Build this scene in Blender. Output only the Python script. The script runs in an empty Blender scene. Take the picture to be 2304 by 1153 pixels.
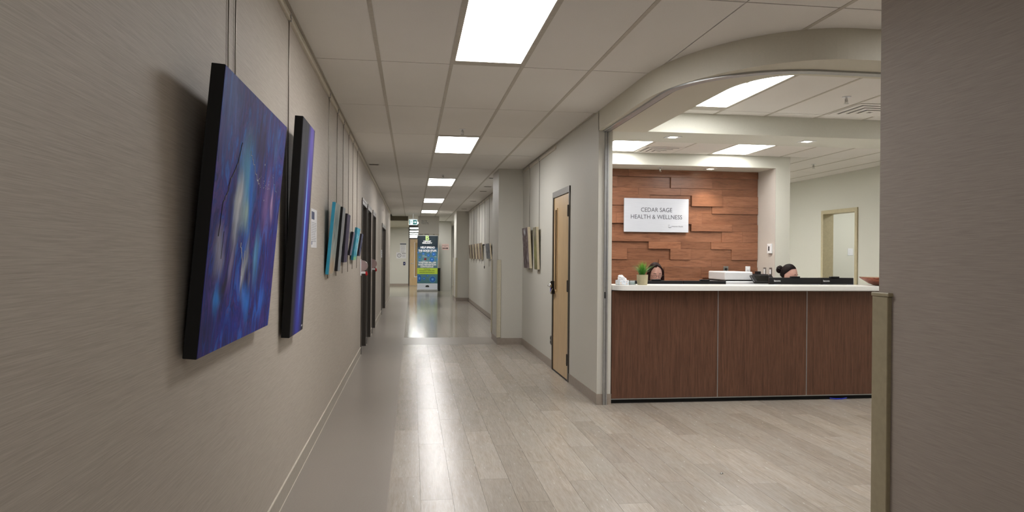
import bpy, bmesh, math, random
from mathutils import Vector, Matrix, noise as mnoise
random.seed(7)
C = bpy.context.scene
COL = C.collection
PI = math.pi

# ---------------------------------------------------------------- camera, world, exposure
H = 2.762            # ceiling height
HC = 1.385           # lens height
yaw, pitch, roll, fpx = 0.13792, 0.00055, -0.00892, 1620.0
cam_d = bpy.data.cameras.new('camera'); cam = bpy.data.objects.new('camera', cam_d); COL.objects.link(cam)
f = Vector((math.sin(yaw)*math.cos(pitch), math.cos(yaw)*math.cos(pitch), math.sin(pitch)))
r = Vector((math.cos(yaw), -math.sin(yaw), 0)); u = r.cross(f)
cr, sr = math.cos(roll), math.sin(roll)
r2 = cr*r - sr*u; u2 = sr*r + cr*u
cam.matrix_world = Matrix(((r2.x, u2.x, -f.x, 0), (r2.y, u2.y, -f.y, 0), (r2.z, u2.z, -f.z, HC), (0, 0, 0, 1)))
cam_d.sensor_width = 36; cam_d.lens = fpx/2304*36; cam_d.clip_start = .05
C.camera = cam
w = bpy.data.worlds.new('world'); C.world = w; w.use_nodes = True
w.node_tree.nodes['Background'].inputs[0].default_value = (.8, .85, 1, 1)
w.node_tree.nodes['Background'].inputs[1].default_value = 0.02
C.view_settings.view_transform = 'Standard'; C.view_settings.look = 'None'
C.view_settings.gamma = 1; C.view_settings.use_curve_mapping = False
C.view_settings.exposure = 0.06
LAMP = 19.0           # troffer diffuser emission, corridor
LAMP_R = 17.0         # troffer diffuser emission, reception
SPOT = 36.0          # alcove downlight watts

# ---------------------------------------------------------------- material helpers
def rgb(h):
    h = h.lstrip('#'); v = [int(h[i:i+2], 16)/255 for i in (0, 2, 4)]
    return tuple((c/12.92 if c <= .04045 else ((c+.055)/1.055)**2.4) for c in v) + (1,)
class NT:
    def __init__(s, name):
        s.m = bpy.data.materials.new(name); s.m.use_nodes = True
        s.t = s.m.node_tree; s.b = s.t.nodes['Principled BSDF']; s.o = s.t.nodes['Material Output']
    def n(s, typ, ins=None, **kw):
        n = s.t.nodes.new('ShaderNode'+typ)
        for k, v in kw.items(): setattr(n, k, v)
        for k, v in (ins or {}).items():
            if hasattr(v, 'node'): s.t.links.new(v, n.inputs[k])
            else: n.inputs[k].default_value = v
        return n
    def ramp(s, fac, stops, interp='LINEAR'):
        n = s.n('ValToRGB', {0: fac}); e = n.color_ramp.elements; n.color_ramp.interpolation = interp
        while len(e) < len(stops): e.new(.5)
        for i, (p, c) in enumerate(stops): e[i].position = p; e[i].color = c
        return n.outputs[0]
    def mix(s, fac, a, b, mode='MIX'):
        n = s.n('Mix', data_type='RGBA', blend_type=mode)
        for i, v in ((0, fac), (6, a), (7, b)):
            if hasattr(v, 'node'): s.t.links.new(v, n.inputs[i])
            else: n.inputs[i].default_value = v
        return n.outputs[2]
    def math(s, op, a, b=0.0, c=0.0):
        n = s.n('Math', operation=op)
        for i, v in enumerate((a, b, c)):
            if hasattr(v, 'node'): s.t.links.new(v, n.inputs[i])
            else: n.inputs[i].default_value = v
        return n.outputs[0]
    def coord(s, kind='Object', scale=(1, 1, 1), loc=(0, 0, 0), rnd=False):
        tc = s.n('TexCoord').outputs[kind]
        mp = s.n('Mapping', {'Vector': tc}); mp.inputs['Scale'].default_value = scale; mp.inputs['Location'].default_value = loc
        if rnd:
            oi = s.n('ObjectInfo').outputs['Random']
            k = s.n('VectorMath', {0: mp.outputs[0], 1: s.n('CombineXYZ', {0: s.math('MULTIPLY', oi, 37.), 1: s.math('MULTIPLY', oi, 91.), 2: s.math('MULTIPLY', oi, 53.)}).outputs[0]}, operation='ADD')
            return k.outputs[0]
        return mp.outputs[0]
    def noise(s, vec, scale, detail=4, rough=.5, dist=0):
        return s.n('TexNoise', {'Vector': vec, 'Scale': scale, 'Detail': detail, 'Roughness': rough, 'Distortion': dist}).outputs['Fac']
    def bump(s, h, strength=.2, dist=.01):
        s.t.links.new(s.n('Bump', {'Height': h, 'Strength': strength, 'Distance': dist}).outputs[0], s.b.inputs['Normal'])
    def set(s, **kw):
        for k, v in kw.items():
            k = k.replace('_', ' ')
            if hasattr(v, 'node'): s.t.links.new(v, s.b.inputs[k])
            else: s.b.inputs[k].default_value = v
        return s.m

def plain(name, col, rough=.5, metal=0, var=.06, scale=30, spec=.5):
    t = NT(name); c = rgb(col); n = t.noise(t.coord(), scale, 3)
    lo = tuple(x*(1-var) for x in c[:3])+(1,); hi = tuple(min(1, x*(1+var)) for x in c[:3])+(1,)
    t.set(Base_Color=t.ramp(n, [(.3, lo), (.7, hi)]), Roughness=rough, Metallic=metal)
    t.b.inputs['Specular IOR Level'].default_value = spec
    return t.m
def wallpaper(name, c1, c2):
    t = NT(name)
    a = t.noise(t.coord(scale=(1.6, 1.6, 85)), 4, 5, .6)
    b = t.noise(t.coord(scale=(3.2, 3.2, 170)), 3, 3, .6)
    s_ = t.math('ADD', t.math('MULTIPLY', a, .6), t.math('MULTIPLY', b, .4))
    t.set(Base_Color=t.ramp(s_, [(.33, rgb(c1)), (.67, rgb(c2))]), Roughness=.62)
    t.bump(s_, .12, .003); return t.m
def painted(name, col):
    t = NT(name); n = t.noise(t.coord(), 90, 3); c = rgb(col)
    t.set(Base_Color=t.ramp(n, [(.3, tuple(x*.965 for x in c[:3])+(1,)), (.7, c)]), Roughness=.55)
    t.bump(n, .06, .003); return t.m
M = {}
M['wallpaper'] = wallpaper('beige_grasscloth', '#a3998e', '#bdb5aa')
M['wallpaper_shaded'] = wallpaper('shaded_grasscloth', '#8f857d', '#a89e95')  # same grasscloth, the foreground wall's dim lighting put into a darker colour
M['wall'] = painted('warm_white_paint', '#cdcbc2')
M['cream'] = painted('cream_paint', '#d7d7cd')
M['soffit'] = painted('soffit_paint', '#d4d0c1')
M['tile'] = None
t = NT('ceiling_tile'); n = t.noise(t.coord(), 260, 3, .6); m2 = t.noise(t.coord(rnd=True), 1.3, 2)
t.set(Base_Color=t.mix(.5, t.ramp(n, [(.35, rgb('#dedbd6')), (.6, rgb('#eeece8'))]), t.ramp(m2, [(.3, rgb('#e4e1dc')), (.7, rgb('#ebe8e4'))])), Roughness=.9)
t.bump(n, .15, .003); M['tile'] = t.m
M['tbar'] = plain('grid_paint', '#bdb7ac', .5)
M['plenum'] = plain('plenum', '#3a3733', .9)
M['base'] = plain('rubber_base', '#9c9186', .45)
M['base_l'] = plain('coved_base', '#a79f93', .45)
M['trimline'] = plain('cap_strip', '#cfc8ba', .4)
t = NT('plank'); oi = t.n('ObjectInfo').outputs['Random']
g = t.noise(t.coord(scale=(14, 1.1, 1), rnd=True), 3, 8, .68, .4); g2 = t.noise(t.coord(scale=(60, 3, 1), rnd=True), 4, 4, .6)
g3 = t.noise(t.coord(scale=(3.5, 1.2, 1), rnd=True), 2.2, 4, .6)
c = t.ramp(g, [(.28, rgb('#8c8175')), (.5, rgb('#a89d91')), (.72, rgb('#c0b6aa'))])
c = t.mix(t.ramp(g3, [(.32, (0, 0, 0, 1)), (.62, (.75, .75, .75, 1))]), c, rgb('#aaa39b'))
c = t.mix(.22, c, t.ramp(g2, [(.35, rgb('#84796c')), (.65, rgb('#c8bfb3'))]))
c = t.mix(1, c, t.ramp(oi, [(0, (.87, .855, .84, 1)), (.5, (1, 1, 1, 1)), (1, (1.1, 1.095, 1.09, 1))]), 'MULTIPLY')
t.set(Base_Color=c, Roughness=t.ramp(t.noise(t.coord(scale=(20, 3, 1)), 2, 4), [(.3, (.235,)*3+(1,)), (.7, (.275,)*3+(1,))]))
t.b.inputs['Specular IOR Level'].default_value = .72; t.bump(g, .015, .002); M['plank'] = t.m
M['plank_far'] = t.m.copy(); M['plank_far'].name = 'plank_polished'
for nd in M['plank_far'].node_tree.nodes:
    if nd.type == 'VALTORGB' and abs(nd.color_ramp.elements[0].color[0]-.235) < .01:
        nd.color_ramp.elements[0].color = (.11,)*3+(1,); nd.color_ramp.elements[1].color = (.17,)*3+(1,)
t = NT('vinyl_sheet'); n = t.noise(t.coord(), 120, 4, .6); n2 = t.noise(t.coord(), 1.2, 3)
t.set(Base_Color=t.mix(.4, t.ramp(n, [(.3, rgb('#8c847b')), (.7, rgb('#9b938a'))]), t.ramp(n2, [(.3, rgb('#8e867d')), (.7, rgb('#978f86'))])), Roughness=.3)
t.bump(n, .05, .002); M['vinyl'] = t.m
t = NT('lobby_floor'); n = t.noise(t.coord(), 3, 4)
t.set(Base_Color=t.ramp(n, [(.3, rgb('#7f7c6e')), (.7, rgb('#8f8b7b'))]), Roughness=.13); M['lobby'] = t.m
def wood(name, stops, sc, rough=.4, rnd=True, bump=.08, scale=2.5):
    t = NT(name); v = t.coord(scale=sc, rnd=rnd)
    a = t.noise(v, scale, 9, .68, .9); b = t.noise(t.coord(scale=tuple(x*5 for x in sc), rnd=rnd), scale, 4, .6)
    c = t.ramp(t.math('ADD', t.math('MULTIPLY', a, .75), t.math('MULTIPLY', b, .25)), stops)
    if rnd: c = t.mix(1, c, t.ramp(t.n('ObjectInfo').outputs['Random'], [(0, (.78, .76, .74, 1)), (.6, (1, 1, 1, 1)), (1, (1.12, 1.1, 1.08, 1))]), 'MULTIPLY')
    t.set(Base_Color=c, Roughness=rough); t.bump(b, bump, .002); return t.m
M['cedar'] = wood('cedar_laminate', [(.3, rgb('#5a3829')), (.45, rgb('#825740')), (.6, rgb('#94664d')), (.76, rgb('#6c4533'))], (1.3, 1.3, 12), .33)
M['walnut'] = wood('walnut_laminate', [(.3, rgb('#38231a')), (.45, rgb('#5a3c2d')), (.6, rgb('#6f4d3b')), (.74, rgb('#452c21'))], (26, 26, 1.0), .36, False)
M['birch'] = wood('birch_veneer', [(.3, rgb('#b99b72')), (.5, rgb('#c9ac82')), (.7, rgb('#d3b98f'))], (9, 9, .9), .35, False)
M['steel'] = plain('brushed_steel', '#a9a9a8', .3, 1)
M['steel_dull'] = plain('dull_steel', '#8b8883', .45, .8)
M['alu'] = plain('satin_aluminium', '#b4b5b5', .38, .8)
M['chrome'] = plain('chrome', '#c8c8c8', .12, 1)
M['rod'] = plain('steel_rod', '#6f6960', .3, .9)
M['frame_dark'] = plain('bronze_door_frame', '#4b4641', .35, .3)
M['door_dark'] = plain('dark_door_leaf', '#5c5650', .4)
M['black'] = plain('black_plastic', '#16161a', .38)
M['blackm'] = plain('matt_black', '#0b0b0c', .7)
M['canvas_black'] = plain('black_canvas_edge', '#09090b', .75)
M['white'] = plain('white_laminate', '#efefec', .3, 0, .012)
M['whitep'] = plain('white_plastic', '#e4e6ea', .35, 0, .012)
M['paper'] = plain('white_paper', '#d9d9dc', .7)
M['ink'] = plain('black_ink', '#26262b', .6)
M['olive'] = plain('olive_vinyl_guard', '#9b9177', .45)
M['guard'] = plain('cream_vinyl_guard', '#c7c1ac', .45)
M['lens'] = plain('dark_lens', '#050507', .1)
def emit(name, col, s):
    t = NT(name); t.set(Base_Color=rgb(col), Emission_Color=rgb(col), Emission_Strength=s, Roughness=.4); return t.m
M['lamp'] = emit('troffer_diffuser', '#fffdfc', LAMP)
M['lamp_r'] = emit('reception_diffuser', '#fffdf9', LAMP_R)
M['lamp_s'] = emit('downlight_lamp', '#fff1d8', 14)
t = NT('clear_glass'); t.set(Base_Color=(.85, .95, .93, 1), Roughness=.03, Transmission_Weight=1.0, IOR=1.45); M['glass'] = t.m
t = NT('clear_pink_plastic'); t.set(Base_Color=rgb('#ecd6d6'), Roughness=.18, Transmission_Weight=.7, IOR=1.2); M['pinkclear'] = t.m

# ---------------------------------------------------------------- mesh helpers
class MB:
    def __init__(s): s.bm = bmesh.new()
    def box(s, a, b, bevel=0, seg=1):
        x0, y0, z0 = [min(p, q) for p, q in zip(a, b)]; x1, y1, z1 = [max(p, q) for p, q in zip(a, b)]
        vs = [s.bm.verts.new(p) for p in ((x0,y0,z0),(x1,y0,z0),(x1,y1,z0),(x0,y1,z0),(x0,y0,z1),(x1,y0,z1),(x1,y1,z1),(x0,y1,z1))]
        fs = [s.bm.faces.new([vs[i] for i in q]) for q in ((3,2,1,0),(4,5,6,7),(0,1,5,4),(1,2,6,5),(2,3,7,6),(3,0,4,7))]
        if bevel:
            es = {e for fc in fs for e in fc.edges}
            bmesh.ops.bevel(s.bm, geom=list(es), offset=bevel, segments=seg, affect='EDGES', profile=.5)
        return s
    def prism(s, pts, z0, z1):
        """closed 2-D outline extruded between z0 and z1"""
        b = [s.bm.verts.new((x, y, z0)) for x, y in pts]; t_ = [s.bm.verts.new((x, y, z1)) for x, y in pts]
        s.bm.faces.new(b[::-1]); s.bm.faces.new(t_)
        for i in range(len(pts)):
            j = (i+1) % len(pts); s.bm.faces.new((b[i], b[j], t_[j], t_[i]))
        return s
    def strip(s, outer, inner, z0, z1):
        """band between two equally long polylines, with thickness"""
        n = len(outer)
        R = [[s.bm.verts.new((p[0], p[1], z)) for p in l] for l in (outer, inner) for z in (z0, z1)]
        ob, ot, ib, it = R
        for i in range(n-1):
            s.bm.faces.new((ob[i], ib[i], ib[i+1], ob[i+1])); s.bm.faces.new((ot[i], ot[i+1], it[i+1], it[i]))
            s.bm.faces.new((ob[i], ob[i+1], ot[i+1], ot[i])); s.bm.faces.new((ib[i], it[i], it[i+1], ib[i+1]))
        for i in (0, n-1): s.bm.faces.new((ob[i], ot[i], it[i], ib[i]))
        bmesh.ops.recalc_face_normals(s.bm, faces=s.bm.faces); return s
    def tube(s, pts, rad, seg=8, cap=True):
        pts = [Vector(p) for p in pts]; rads = rad if isinstance(rad, (list, tuple)) else [rad]*len(pts)
        rings = []; a = None
        for i, p in enumerate(pts):
            d = (pts[min(i+1, len(pts)-1)]-pts[max(i-1, 0)]).normalized()
            a = (a-d*a.dot(d)).normalized() if a is not None and (a-d*a.dot(d)).length > 1e-3 else d.orthogonal().normalized()
            b = d.cross(a)
            rings.append([s.bm.verts.new(p+rads[i]*(math.cos(2*PI*k/seg)*a+math.sin(2*PI*k/seg)*b)) for k in range(seg)])
        for q, w_ in zip(rings, rings[1:]):
            for k in range(seg): s.bm.faces.new((q[k], q[(k+1) % seg], w_[(k+1) % seg], w_[k]))
        if cap: s.bm.faces.new(rings[0][::-1]); s.bm.faces.new(rings[-1])
        return s
    def lathe(s, prof, c=(0, 0, 0), seg=28, axis='Z'):
        rings = []
        for rr, z in prof:
            ring = []
            for k in range(seg):
                a = 2*PI*k/seg; p = (rr*math.cos(a), rr*math.sin(a), z)
                if axis == 'Y': p = (p[0], p[2], p[1])
                if axis == 'X': p = (p[2], p[0], p[1])
                ring.append(s.bm.verts.new((c[0]+p[0], c[1]+p[1], c[2]+p[2])))
            rings.append(ring)
        for q, w_ in zip(rings, rings[1:]):
            for k in range(seg): s.bm.faces.new((q[k], q[(k+1) % seg], w_[(k+1) % seg], w_[k]))
        s.bm.faces.new(rings[0][::-1]); s.bm.faces.new(rings[-1])
        return s
    def sphere(s, c, rx, ry=None, rz=None, u_=20, v_=12):
        ry = ry or rx; rz = rz or rx
        g = bmesh.ops.create_uvsphere(s.bm, u_segments=u_, v_segments=v_, radius=1)
        for v in g['verts']: v.co = Vector((c[0]+v.co.x*rx, c[1]+v.co.y*ry, c[2]+v.co.z*rz))
        return s
    def done(s, name, mat, parent=None, smooth=False, loc=None, rot=None, kind=None, label=None):
        bmesh.ops.recalc_face_normals(s.bm, faces=s.bm.faces)
        me = bpy.data.meshes.new(name); s.bm.to_mesh(me); s.bm.free(); me.materials.append(mat)
        if smooth:
            for p in me.polygons: p.use_smooth = True
        return link(name, me, parent, loc, rot, kind, label)
def link(name, me, parent=None, loc=None, rot=None, kind=None, label=None):
    o = bpy.data.objects.new(name, me); COL.objects.link(o); o.parent = parent
    if loc: o.location = loc
    if rot: o.rotation_euler = rot
    if kind: o['kind'] = kind
    if label: o['label'] = label
    return o
def box(name, a, b, mat, parent=None, bevel=0, **kw): return MB().box(a, b, bevel).done(name, mat, parent, **kw)
def struct(o): o['kind'] = 'structure'; return o
def tag(o, label, cat, group=None):
    o['label'] = label; o['category'] = cat
    if group: o['group'] = group
    return o
def thing(name, label, cat, loc, rz=0, group=None):
    o = bpy.data.objects.new(name, None); COL.objects.link(o); o.location = loc; o.rotation_euler = (0, 0, rz); o.empty_display_size = .1
    return tag(o, label, cat, group)
def copy_tree(o, parent=None):
    c_ = o.copy(); COL.objects.link(c_); c_.parent = parent
    for ch in [x for x in KIDS[o.name]]: copy_tree(ch, c_)
    return c_
KIDS = {}
def kids(o):
    KIDS[o.name] = list(o.children)
    for c_ in o.children: kids(c_)
def text(body, size, loc, mat, parent, name='lettering', rot=(PI/2, 0, 0), align='CENTER', off=0, ext=.0004, space=1, label=None, sx=1, fit=None):
    cu = bpy.data.curves.new(name, 'FONT'); cu.body = body; cu.size = size; cu.align_x = align; cu.align_y = 'CENTER'
    cu.offset = off; cu.extrude = ext; cu.space_character = space; cu.resolution_u = 3
    tmp = bpy.data.objects.new('tmp', cu); COL.objects.link(tmp)
    dg = bpy.context.evaluated_depsgraph_get(); me = bpy.data.meshes.new_from_object(tmp.evaluated_get(dg))
    bpy.data.objects.remove(tmp); bpy.data.curves.remove(cu)
    me.materials.clear(); me.materials.append(mat); me.name = name
    o = link(name, me, parent, loc, rot, label=label)
    if fit:
        xs = [v.co.x for v in me.vertices]; k = fit/(max(xs)-min(xs)); o.scale = (k, 1, 1)
    elif sx != 1: o.scale = (sx, 1, 1)
    return o
def smooth_path(pts, rad, n=5):
    P_ = [Vector(p) for p in pts]; out, ro = [], []
    for i in range(len(P_)-1):
        a, b, c, d = P_[max(i-1, 0)], P_[i], P_[i+1], P_[min(i+2, len(P_)-1)]
        for k in range(n):
            t = k/n; out.append(.5*((2*b)+(c-a)*t+(2*a-5*b+4*c-d)*t*t+(3*b-a-3*c+d)*t**3)); ro.append(rad[i]+(rad[i+1]-rad[i])*t)
    return out+[P_[-1]], ro+[rad[-1]]
def arc(cx, cy, rx, ry, a0, a1, n):
    return [(cx+rx*math.cos(math.radians(a0+(a1-a0)*i/n)), cy+ry*math.sin(math.radians(a0+(a1-a0)*i/n))) for i in range(n+1)]

# ================================================================ SETTING
XL, XR = -.70, 1.726
XI = 1.86            # inner face of corridor wall, reception side
SZ = 2.575           # soffit underside
# ---- floor
floor = struct(box('floor', (-4, -4, -.12), (9.5, 58, -.004), plain('floor_joint', '#5e554b', .8)))
box('vinyl_sheet', (XL-.35, -4, -.003), (-.122, 24.3, 0), M['vinyl'], floor)
box('vinyl_sheet', (-4, 24.3, -.003), (2.6, 58, 0), M['lobby'], floor, label='pale green polished lobby floor at the far end')
box('seam_strip', (-.122, 11.27, -.003), (XR, 12.24, 0.0004), M['vinyl'], floor, label='paler crosswise floor band beside the first pier')
PW, PL = .1826, 1.22
full = {}
def plank_mesh(wd, ln, mt='plank'):
    k = (round(wd, 3), round(ln, 3), mt)
    if k not in full:
        b_ = MB().box((0, 0, -.003), (wd-.0014, ln-.0014, 0)); me = bpy.data.meshes.new('floor_plank'); b_.bm.to_mesh(me); b_.bm.free(); me.materials.append(M[mt]); full[k] = me
    return full[k]
rest = MB(); cand = []
row = 0; x = -.122
while x < 6.75:
    x1 = min(x+PW, 6.78)
    y = -4 - (row*.437 % PL)
    while y < 24.3:
        y0, y1 = max(y, -4), min(y+PL, 24.3); y += PL
        segs = [(y0, y1)]
        if x < XR-.01: segs = [s_ for s_ in ((y0, min(y1, 11.27)), (max(y0, 12.24), y1)) if s_[1]-s_[0] > .02]
        for a, b_ in segs:
            if x > XR-.06 and a > 6.7:
                if a > 13: continue
                rest.box((x, a, -.003), (x1-.0012, b_-.0012, 0)); continue
            cx, cy = (x+x1)/2, (a+b_)/2
            vis = cy > 2.0 and cx < .78*cy + .2 and not (cx > 2.1 and cy < 2.9)
            cand.append(((cx*cx+cy*cy) if vis else 1e6, x, x1, a, b_))
    x = x1; row += 1
cand.sort()
for i, (d_, x, x1, a, b_) in enumerate(cand):
    if i < 296 and d_ < 1e5: link('floor_plank', plank_mesh(x1-x, b_-a, 'plank_far' if a > 12 else 'plank'), floor, (x, a, 0))
    else: rest.box((x, a, -.003), (x1-.0012, b_-.0012, 0))
rest.done('floor_plank', M['plank'], floor, kind='stuff')

# ---- left wall with four dark doors
def wall_x(name, x0, x1, y0, y1, doors, mat, top=H+.02):
    b_ = MB(); y = y0
    for (a, c_, z) in doors:
        b_.box((x0, y, 0), (x1, a, top)); b_.box((x0, a, z), (x1, c_, top)); y = c_
    b_.box((x0, y, 0), (x1, y1, top)); return struct(b_.done(name, mat))
LD = [(10.2, 11.22, 2.15), (11.42, 12.44, 2.15), (12.92, 13.98, 2.15), (16.95, 19.15, 2.1)]
wall_x('wall_left', XL-.16, XL, -4, 23.4, LD, M['wallpaper'])
for i, (a, b_, z) in enumerate(LD):
    d = struct(bpy.data.objects.new('door_%d' % (i+1), None)); COL.objects.link(d); d.location = (XL, a, 0)
    ln = b_-a
    MB().box((-.15, -.0, 0), (.014, .05, z)).box((-.15, ln-.05, 0), (.014, ln, z)).box((-.15, .05, z-.05), (.014, ln-.05, z)).done('door_frame', M['frame_dark'], d)
    box('header_cap', (-.02, -.005, z), (.018, ln+.005, z+.035), M['steel_dull'], d, label='bright metal strip over the door frame')
    n_ = 2 if ln > 1.5 else 1
    for k in range(n_):
        w0 = .05+(ln-.1)*k/n_; w1 = .05+(ln-.1)*(k+1)/n_
        lf = box('door_leaf', (-.10, w0+.003, .008), (-.055, w1-.003, z-.053), M['door_dark'], d)
bb = MB(); y = -4
for a, b_, z in LD+[(23.4, 23.4, 0)]:
    bb.box((XL, y, 0), (XL+.006, a, .1)); y = b_
bl = struct(bb.done('baseboard_left', M['base_l']))
bb = MB(); y = -4
for a, b_, z in LD+[(23.4, 23.4, 0)]:
    bb.box((XL, y, .1), (XL+.008, a, .106)); bb.box((XL+.004, y, 0), (XL+.009, a, .004)); y = b_
bb.done('cap_strip', M['trimline'], bl)

# ---- corridor right wall with birch door
DR0, DR1, DRZ = 7.78, 8.74, 2.175
wall_x('wall_right', XR, XI, 6.58, 30.0, [(DR0, DR1, DRZ)], M['wall'])
MBb = MB().box((XR-.006, 6.575, 0), (XR, DR0, .1)).box((XR-.006, DR1, 0), (XR, 11.22, .1)).box((XR-.006, 12.06, 0), (XR, 22.1, .1)).box((XR-.006, 23.4, 0), (XR, 28.7, .1))
MBb.box((XR-.006, 6.574, 0), (1.785, 6.58, .1)).box((1.818, 6.574, 0), (XI+.004, 6.58, .1)).done('baseboard_right', M['base']).__setitem__('kind', 'structure')
for i, (a, b_) in enumerate(((11.22, 12.06), (22.1, 23.4))):
    p = struct(box('wall_pier', (1.34, a, 0), (XR+.02, b_, H+.01), M['wall'])); p.name = 'wall_pier'
    MB().box((1.334, a-.006, 0), (XR, a, .1)).box((1.334, a, 0), (1.34, b_, .1)).done('rubber_base', M['base'], p)
    for yy, s_ in ((a, 1), (b_, -1)):
        g_ = MB().box((1.322, yy-.018*s_, .11), (1.338, yy+.06*s_, 1.33), .003)
        g_.box((1.338, yy-.018*s_, .11), (1.385, yy-.002*s_, 1.33), .003)
        g_.done('corner_guard', M['guard'], p)

d = struct(bpy.data.objects.new('door_5', None)); COL.objects.link(d); d.location = (XR, DR0, 0)
ln = DR1-DR0
MB().box((-.012, 0, 0), (.15, .045, DRZ)).box((-.012, ln-.045, 0), (.15, ln, DRZ)).done('door_frame', M['frame_dark'], d)
MB().box((-.014, 0, DRZ-.07), (.15, ln, DRZ)).done('frame_head', M['steel_dull'], d, label='bright steel head of the door frame')
leaf = MB().box((.0, .05, .012), (.044, .74*ln, DRZ-.075)).box((.0, .83*ln, .012), (.044, ln-.05, DRZ-.075)).box((0, .74*ln, .012), (.044, .83*ln, .99)).box((0, .74*ln, 1.95), (.044, .83*ln, DRZ-.075)).done('door_leaf', M['birch'], d)
yy0, yy1 = .74*ln, .83*ln
MB().box((-.01, yy0-.018, .972), (.008, yy0, 1.968)).box((-.01, yy1, .972), (.008, yy1+.018, 1.968)).box((-.01, yy0, 1.95), (.008, yy1, 1.968)).box((-.01, yy0, .972), (.008, yy1, .99)).done('window_bead', M['birch'], leaf)
box('window_pane', (.018, yy0, .99), (.024, yy1, 1.95), plain('dim_glass', '#8a7c66', .15), leaf)
for z in (.24, 1.06, 1.9): MB().box((-.016, .035, z-.06), (.0, .095, z+.06), .003).tube([(-.014, .05, z-.065), (-.014, .05, z+.065)], .009).done('hinge', M['frame_dark'], d)
lk = MB().box((-.045, ln-.115, .93), (0, ln-.06, 1.09), .008, 2).done('keypad_lock', M['black'], leaf)
MB().box((-.049, ln-.105, .955), (-.045, ln-.085, 1.03)).done('indicator_light', emit('blue_led', '#2a2c9a', .35), leaf)
MB().lathe([(.028, -.045), (.03, -.06), (.012, -.065), (.012, -.085)], (0, ln-.12, 1.035), 16, 'X').tube([(-.08, ln-.12, 1.035), (-.085, ln-.17, 1.035), (-.08, ln-.23, 1.03)], [.013, .011, .009]).tube([(-.03, ln-.13, 1.0), (-.05, ln-.135, .96), (-.045, ln-.14, .93)], .006).done('lever_handle', M['chrome'], leaf, smooth=True)
box('threshold', (-.01, .0, 0), (.14, ln, .008), M['blackm'], d)

def outlet(loc, rz, label, mat=None, slots=True, w_=.07, h_=.115, name='wall_outlet', cat='outlet', group=None):
    o = thing(name, label, cat, loc, rz, group)
    MB().box((-w_/2, -.006, -h_/2), (w_/2, 0, h_/2), .002).done('cover_plate', mat or M['whitep'], o)
    if slots:
        for z in (-.026, .026):
            MB().box((-.017, -.009, z-.017), (.017, -.006, z+.017), .003).done('receptacle', M['black'] if mat else M['whitep'], o)
    return o
outlet((XR, 8.83, .345), -PI/2, 'steel wall outlet low on the wall left of the birch door', M['steel'])

# ---- jamb channel and curved soffit
outer = [(XR, 6.60), (XR, 5.3)] + arc(2.62, 5.30, 2.62-XR, 5.30-3.96, 180, 270, 22)[1:] + [(6.78, 3.96)]
inner = [(2.19, 6.60), (2.19, 5.25)] + arc(2.50, 4.86, .31, .50, 180, 270, 22)[1:] + [(6.78, 4.36)]
struct(MB().strip(outer, inner, SZ, H+.01).done('ceiling_soffit', M['soffit']))
track_a = [(1.768, 6.60), (1.768, 5.0)] + arc(2.55, 5.0, 2.55-1.768, 5.0-4.205, 180, 270, 22)[1:] + [(6.78, 4.205)]
track_b = [(1.823, 6.60), (1.823, 5.0)] + arc(2.55, 5.0, 2.55-1.823, 5.0-4.275, 180, 270, 22)[1:] + [(6.78, 4.275)]
tr = struct(MB().strip(track_a, track_b, SZ-.012, SZ+.002).done('trim_1', M['alu']))
g1 = [(1.826, 6.60), (1.826, 5.0)] + arc(2.55, 5.0, 2.55-1.826, 5.0-4.278, 180, 270, 22)[1:] + [(6.78, 4.278)]
g2_ = [(1.840, 6.60), (1.840, 5.0)] + arc(2.55, 5.0, 2.55-1.840, 5.0-4.292, 180, 270, 22)[1:] + [(6.78, 4.292)]
MB().strip(g1, g2_, SZ-.004, SZ+.002).done('track_slot', M['blackm'], tr)
jc = struct(MB().box((1.782, 6.556, 0), (1.800, 6.58, SZ)).box((1.806, 6.56, 0), (1.82, 6.58, SZ)).box((1.8, 6.572, 0), (1.806, 6.58, SZ)).done('trim_2', M['alu']))
box('latch_slot', (1.786, 6.553, 1.0), (1.797, 6.557, 1.06), M['blackm'], jc)
for z in (.13, .15, .92, 1.1, 2.3): MB().lathe([(.004, 6.552), (.004, 6.558)], (1.791, 0, z), 8, 'Y').done('screw', M['steel'], jc)
# beam, alcove, reception walls
struct(MB().box((2.19, 6.55, SZ), (6.78, 7.12, H+.01)).box((XI, 6.60, SZ), (2.19, 7.12, H+.01)).done('ceiling_beam', M['cream']))
AZ = 2.605
wa_ = struct(MB().box((XI, 9.12, AZ), (5.05, 9.75, H+.01)).box((4.846, 9.12, 0), (5.05, 9.75, AZ)).done('wall_alcove', M['cream']))
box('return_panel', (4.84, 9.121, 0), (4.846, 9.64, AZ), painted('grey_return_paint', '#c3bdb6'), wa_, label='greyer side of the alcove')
wb = struct(box('wall_reception_back', (XI, 9.64, 0), (4.84, 9.75, AZ), M['blackm']))
wall_x('wall_reception_right', 6.78, 6.93, -4, 13.3, [(10.25, 11.17, 2.16)], M['cream'])
struct(box('wall_reception_far', (XI, 13.2, 0), (6.78, 13.35, H+.02), M['cream']))
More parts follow.
